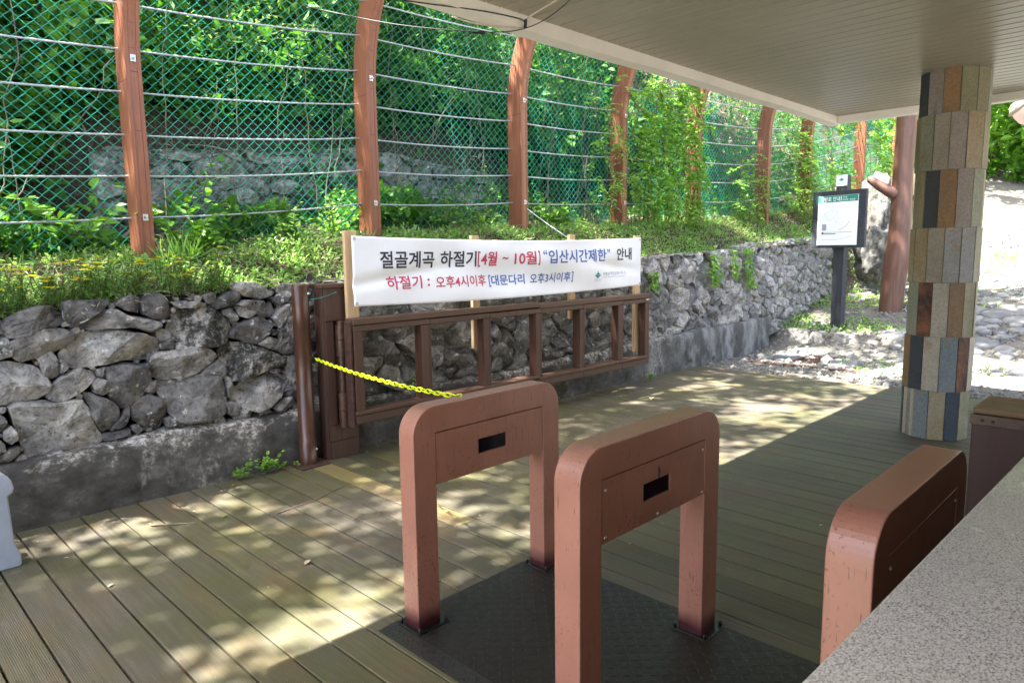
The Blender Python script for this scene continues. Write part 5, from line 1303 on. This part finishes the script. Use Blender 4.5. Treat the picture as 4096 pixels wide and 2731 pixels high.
def make_weeds():
    for (x, y, s, n), l in zip(((1.99, 4.655, .16, 16), (2.16, 4.655, .21, 22), (2.30, 4.66, .10, 12), (2.42, 4.63, .10, 7), (7.0, 4.62, .13, 14), (5.25, 4.62, .12, 8), (3.55, 4.66, .14, 6)),
            ['small leafy weed at the wall foot, leftmost in its row', 'tallest leafy weed at the foot of the concrete footing', 'short weed between the tallest weed and the round brown post', 'narrow-leaved weed beside the round brown post base',
             'weed patch at the wall foot beyond the gate end', 'weed at the wall foot under the gate', 'weed growing on the footing behind the gate bars']):
        t = thing('weed', l, 'weed', (0, 0, 0), 'weeds along the wall foot'); lf = MB(); st = MB(); z = 0 if 'footing behind' not in l else .42
        for k in range(max(3, n//3)):
            a = RNG.uniform(-2.6, -.4); d = np.array([math.cos(a)*.6, math.sin(a)*.5, 1.0]); sprig(lf, st, (x+RNG.normal()*.02, y+(.03 if z else 0), z), d, s*RNG.uniform(.6, 1), 7, .042*(s/.16)**.5, .8, False, .6, tl=(.3, 1), rs=.002)
        lf.build('foliage', M['leafbright'], t); st.build('stem', M['stem'], t)
    mb = MB(); n = 90; C = np.stack([1.98+RNG.normal(size=n)*.06, 5.45+RNG.normal(size=n)*.05, np.full(n, gzs(1.98, 5.45))], 1); D = rdir(n, 1.2, .6); leaves(mb, C, D, rdir(n), RNG.uniform(.12, .3, n), .006); tag(mb.build('grass_tuft', M['leafgrass']), 'tuft of long grass at the foot of the first red post', 'grass tuft')
make_weeds()

def make_path():
    mb = MB(); r = random.Random(5); pts = []; w = []
    tries = 0
    while tries < 26000 and len(pts) < 900:
        tries += 1; x = r.uniform(9.2, 27); y = r.uniform(-1.2, 3.1); s = r.uniform(.16, .42)
        if x < 10.7 and y > 2.7: continue
        if all((x-a)**2+(y-b)**2 > ((s+q)*.5)**2 for (a, b), q in zip(pts, w)): pts.append((x, y)); w.append(s)
    for k, ((x, y), s) in enumerate(zip(pts, w)):
        n = 14; rr = s*.56; z = gzs(x, y); off = r.random()*99; tl = r.uniform(-.06, .06); top = r.uniform(.015, .05); rings = []
        for f, h in ((1.0, -.06), (1.0, top*.4), (.9, top*.9), (.55, top), (.0, top*1.05)):
            for q in range(n):
                a = q*2*math.pi/n; rad2 = rr*f*(1+.28*noise.noise(Vector((math.cos(a)*1.2+off, math.sin(a)*1.2, k))))
                px = x+rad2*math.cos(a)*1.1; py = y+rad2*math.sin(a)*.9; rings.append((px, py, gzs(px, py)+h+tl*(px-x)+.008*noise.noise(Vector((px*8, py*8, 1)))))
        F = [[i*n+q, i*n+(q+1) % n, (i+1)*n+(q+1) % n, (i+1)*n+q] for i in range(4) for q in range(n)]
        mb.add(rings, F, 0, r.random(), True)
    tag(mb.build('stone_path', M['cobble']), kind='structure')
    # loose pebbles
    bm = bmesh.new(); bmesh.ops.create_icosphere(bm, subdivisions=1, radius=1); B = np.array([v.co[:] for v in bm.verts]); BF = np.array([[v.index for v in f.verts] for f in bm.faces]); bm.free()
    N = 5200; X = np.concatenate([RNG.uniform(8.3, 11, 2600), RNG.uniform(10.9, 15, 2600)]); Y = np.concatenate([RNG.uniform(-.5, 4.66, 2600), RNG.uniform(1.5, 4.8, 2600)])
    R = np.exp(RNG.normal(-4.15, .5, N)); V = B[None]*R[:, None, None]*RNG.uniform(.6, 1.3, (N, 1, 3))*RNG.uniform(.85, 1.15, (N, len(B), 1))+np.stack([X, Y, gz(X, Y)+R*.2], 1)[:, None]
    mb = MB(); mb.add(V.reshape(-1, 3), (BF[None]+np.arange(N)[:, None, None]*len(B)).reshape(-1, 3), 0, .5, False)
    tag(mb.build('gravel', M['pebble']), kind='stuff')
make_path()

def make_litter():
    mb = MB(); tube(mb, [(1.27, 4.20, .006), (1.32, 4.15, .010), (1.40, 4.09, .008), (1.46, 4.05, .006)], [.006, .005, .004, .002], 6); tube(mb, [(1.27, 4.20, .006), (1.265, 4.225, .014)], [.005, .003], 5)
    tag(mb.build('twig', M['twig']), 'short forked grey twig lying on the deck boards near the bench', 'twig', 'twigs on the deck')
    mb = MB(); tube(mb, [(1.86, 3.84, .004), (2.0, 3.86, .008), (2.16, 3.88, .006), (2.25, 3.92, .005), (2.42, 3.98, .004)], [.0035, .003, .003, .002, .0015], 6)
    tag(mb.build('twig', M['twig']), 'long thin reddish twig lying across the deck boards', 'twig', 'twigs on the deck')
    for (x, y, s), l in zip(((1.62, 3.08, .035), (1.60, 4.02, .026), (6.05, 3.95, .06), (.86, 3.55, .022)), ['pale dry leaf lying in the dappled sun on the deck', 'small green leaf lying on the shaded deck boards', 'larger pale leaf on the deck beyond the barriers', 'tiny pale leaf on the deck beside the bench']):
        mb = MB(); leaves(mb, np.array([[x, y, .006]]), np.array([[.8, .5, .1]]), np.array([[0, .15, 1.]]), s*1.6, s, 0, np.array([.9])); tag(mb.build('fallen_leaf', M['straw'] if 'green' not in l else M['leafbright']), l, 'leaf', 'fallen leaves on the deck')
    n = 260; X = RNG.uniform(-.5, 8, n); Y = np.where(RNG.random(n) < .55, 4.66-np.abs(RNG.normal(size=n))*.12, RNG.uniform(1, 4.6, n)); k = ~((X > 1.4) & (X < 2.6) & (Y < 2.4)); X, Y = X[k], Y[k]; n = len(X)
    mb = MB(); L = RNG.uniform(.008, .03, n); leaves(mb, np.stack([X, Y, np.full(n, .003)], 1), rdir(n, .0)*[1, 1, .1], np.tile([0, 0, 1.], (n, 1))+RNG.normal(size=(n, 3))*.15, L, L*RNG.uniform(.15, .6, n))
    tag(mb.build('leaf_debris', M['straw']), kind='stuff')
make_litter()

# ------------------------------------------------------------------ trees
def tree(label, base, crown, rx, ry, rz, ncl, nl, L, mat='leaf', group='trees on the slope behind the fence', tr=.11, sp=.16, seedoff=0):
    t = thing('tree', label, 'tree', (0, 0, 0), group); b = np.array(base, float); c = np.array(crown, float); tk = MB(); lf = MB()
    K = 12; u = np.linspace(0, 1, K); P = b+(c-b)*u[:, None]+np.stack([.15*np.sin(u*5+seedoff), .25*np.sin(u*3.2), 0*u], 1)*u[:, None]*(1-u[:, None])*3
    tube(tk, P, tr*(1-.72*u), 10)
    cl = []
    for k in range(ncl):
        d = RNG.normal(size=3); d /= np.linalg.norm(d); r = RNG.random()**.45; cl.append(c+d*r*np.array([rx, ry, rz]))
    cl = np.array(cl)
    for q in cl[:: max(1, ncl//26)]:
        i = RNG.integers(5, K-1); s = P[i]; v = np.linspace(0, 1, 7)[:, None]; tube(tk, s+(q-s)*v+RNG.normal(size=(7, 3))*.05*v*(1-v)*4+np.array([0, 0, .25])*v*(1-v)*2, np.linspace(tr*.35, .012, 7), 6)
    C = np.repeat(cl, nl, 0)+RNG.normal(size=(ncl*nl, 3))*sp*np.array([1, 1, .55]); n = len(C)
    ll = L*RNG.uniform(.7, 1.25, n); leaves(lf, C, rdir(n, -.3), rdir(n, 1.2, .7), ll, ll*.6, 0, np.clip(RNG.normal(.5, .25, n), 0, 1))
    tk.build('trunk', M['bark'], t); lf.build('crown', M[mat], t); return t
def slope(x, y): return (x, y, gzs(x, y)-.1)
S = SUN_DIR/SUN_DIR.z
def over(x, y, h): return np.array([x, y, 0])+np.array(S)*h     # the point at height h whose shadow falls at (x, y)
tree('slender tree rooted behind the fence left of the first red post', slope(-3.0, 8.6), over(-.1, 3.7, 9.5), 2.1, 1.9, 1.2, 84, 46, .15, seedoff=1)
tree('slender tree rooted on the slope between the first and second red posts', slope(.3, 9.0), over(2.7, 3.8, 10), 2.2, 1.9, 1.2, 84, 46, .15, seedoff=2)
tree('slender tree rooted on the slope behind the third red post', slope(5.0, 8.6), over(5.6, 3.9, 10.5), 2.2, 1.9, 1.2, 84, 46, .15, seedoff=3)
tree('slender tree rooted on the slope behind the fourth red post', slope(8.0, 8.3), over(8.4, 3.9, 9.5), 2.0, 1.9, 1.2, 76, 44, .15, seedoff=4)
tree('leaning tree on the slope behind the sixth red post', slope(12.2, 8.6), over(12.0, 2.6, 10.5), 2.6, 2.5, 1.2, 125, 46, .16, seedoff=8)
tree('tree leaning over the deck from the slope at the far left', slope(-5.0, 8.2), over(.5, 2.75, 10), 1.9, .9, 1.2, 36, 44, .15, seedoff=9)
tree('wide tree high on the slope above the mossy stone wall', slope(1.6, 10.8), over(1.5, 7.3, 9.0), 3.8, 2.2, 1.3, 130, 60, .18, seedoff=5)
tree('wide tree high on the slope above the vine-covered mesh', slope(7.8, 10.6), over(7.6, 7.2, 9.0), 3.8, 2.2, 1.3, 130, 60, .18, seedoff=6)
tree('wide tree on the slope shading the fence near the trail sign', slope(16.5, 9.5), over(13.8, 5.9, 9.5), 3.6, 1.9, 1.3, 105, 60, .18, seedoff=12)
tree('spreading tree on the right side of the stone path', (15.5, -3.0, gzs(15.5, -3.0)-.1), over(12.9, .9, 10.5), 2.8, 2.2, 1.2, 120, 46, .17, group='trees beyond the stone path', seedoff=13)
tree('tree on the bank whose crown shades the top of the path', slope(22.5, 7.0), over(26, 2.6, 9), 3.5, 3.5, 1.4, 150, 50, .2, group='trees beyond the stone path', seedoff=14)
tree('bushy tree on the slope behind the seventh red post', slope(13.0, 9.0), (13.0, 8.6, 7.2), 2.6, 1.6, 2.0, 70, 40, .17, seedoff=7)
for (x, y, h, r, m), l in zip(((25.5, 2.9, 4.4, 2.3, 'leaf'), (29.0, 4.6, 6.0, 3.2, 'leafbright'), (27.0, .2, 5.5, 3.0, 'leaf'), (36.0, 3.0, 8.0, 4.5, 'leaf'), (24.0, 8.5, 5.0, 2.6, 'leaf'), (38, 8.5, 7, 4.5, 'leafbright')),
        ['low sunlit tree at the top of the stone path', 'sunlit tree with open branches beyond the stone path', 'darker tree on the right edge beyond the stone path', 'tall tree farthest up behind the stone path', 'tree on the bank hidden behind the log post', 'bright tree farthest up behind the log post']):
    z = gzs(x, y); tree(l, (x, y, z-.2), (x, y, z+h*.52), r, r, h*.52, 170, 34, .26, m, 'trees beyond the stone path', tr=.2, sp=.5, seedoff=x)
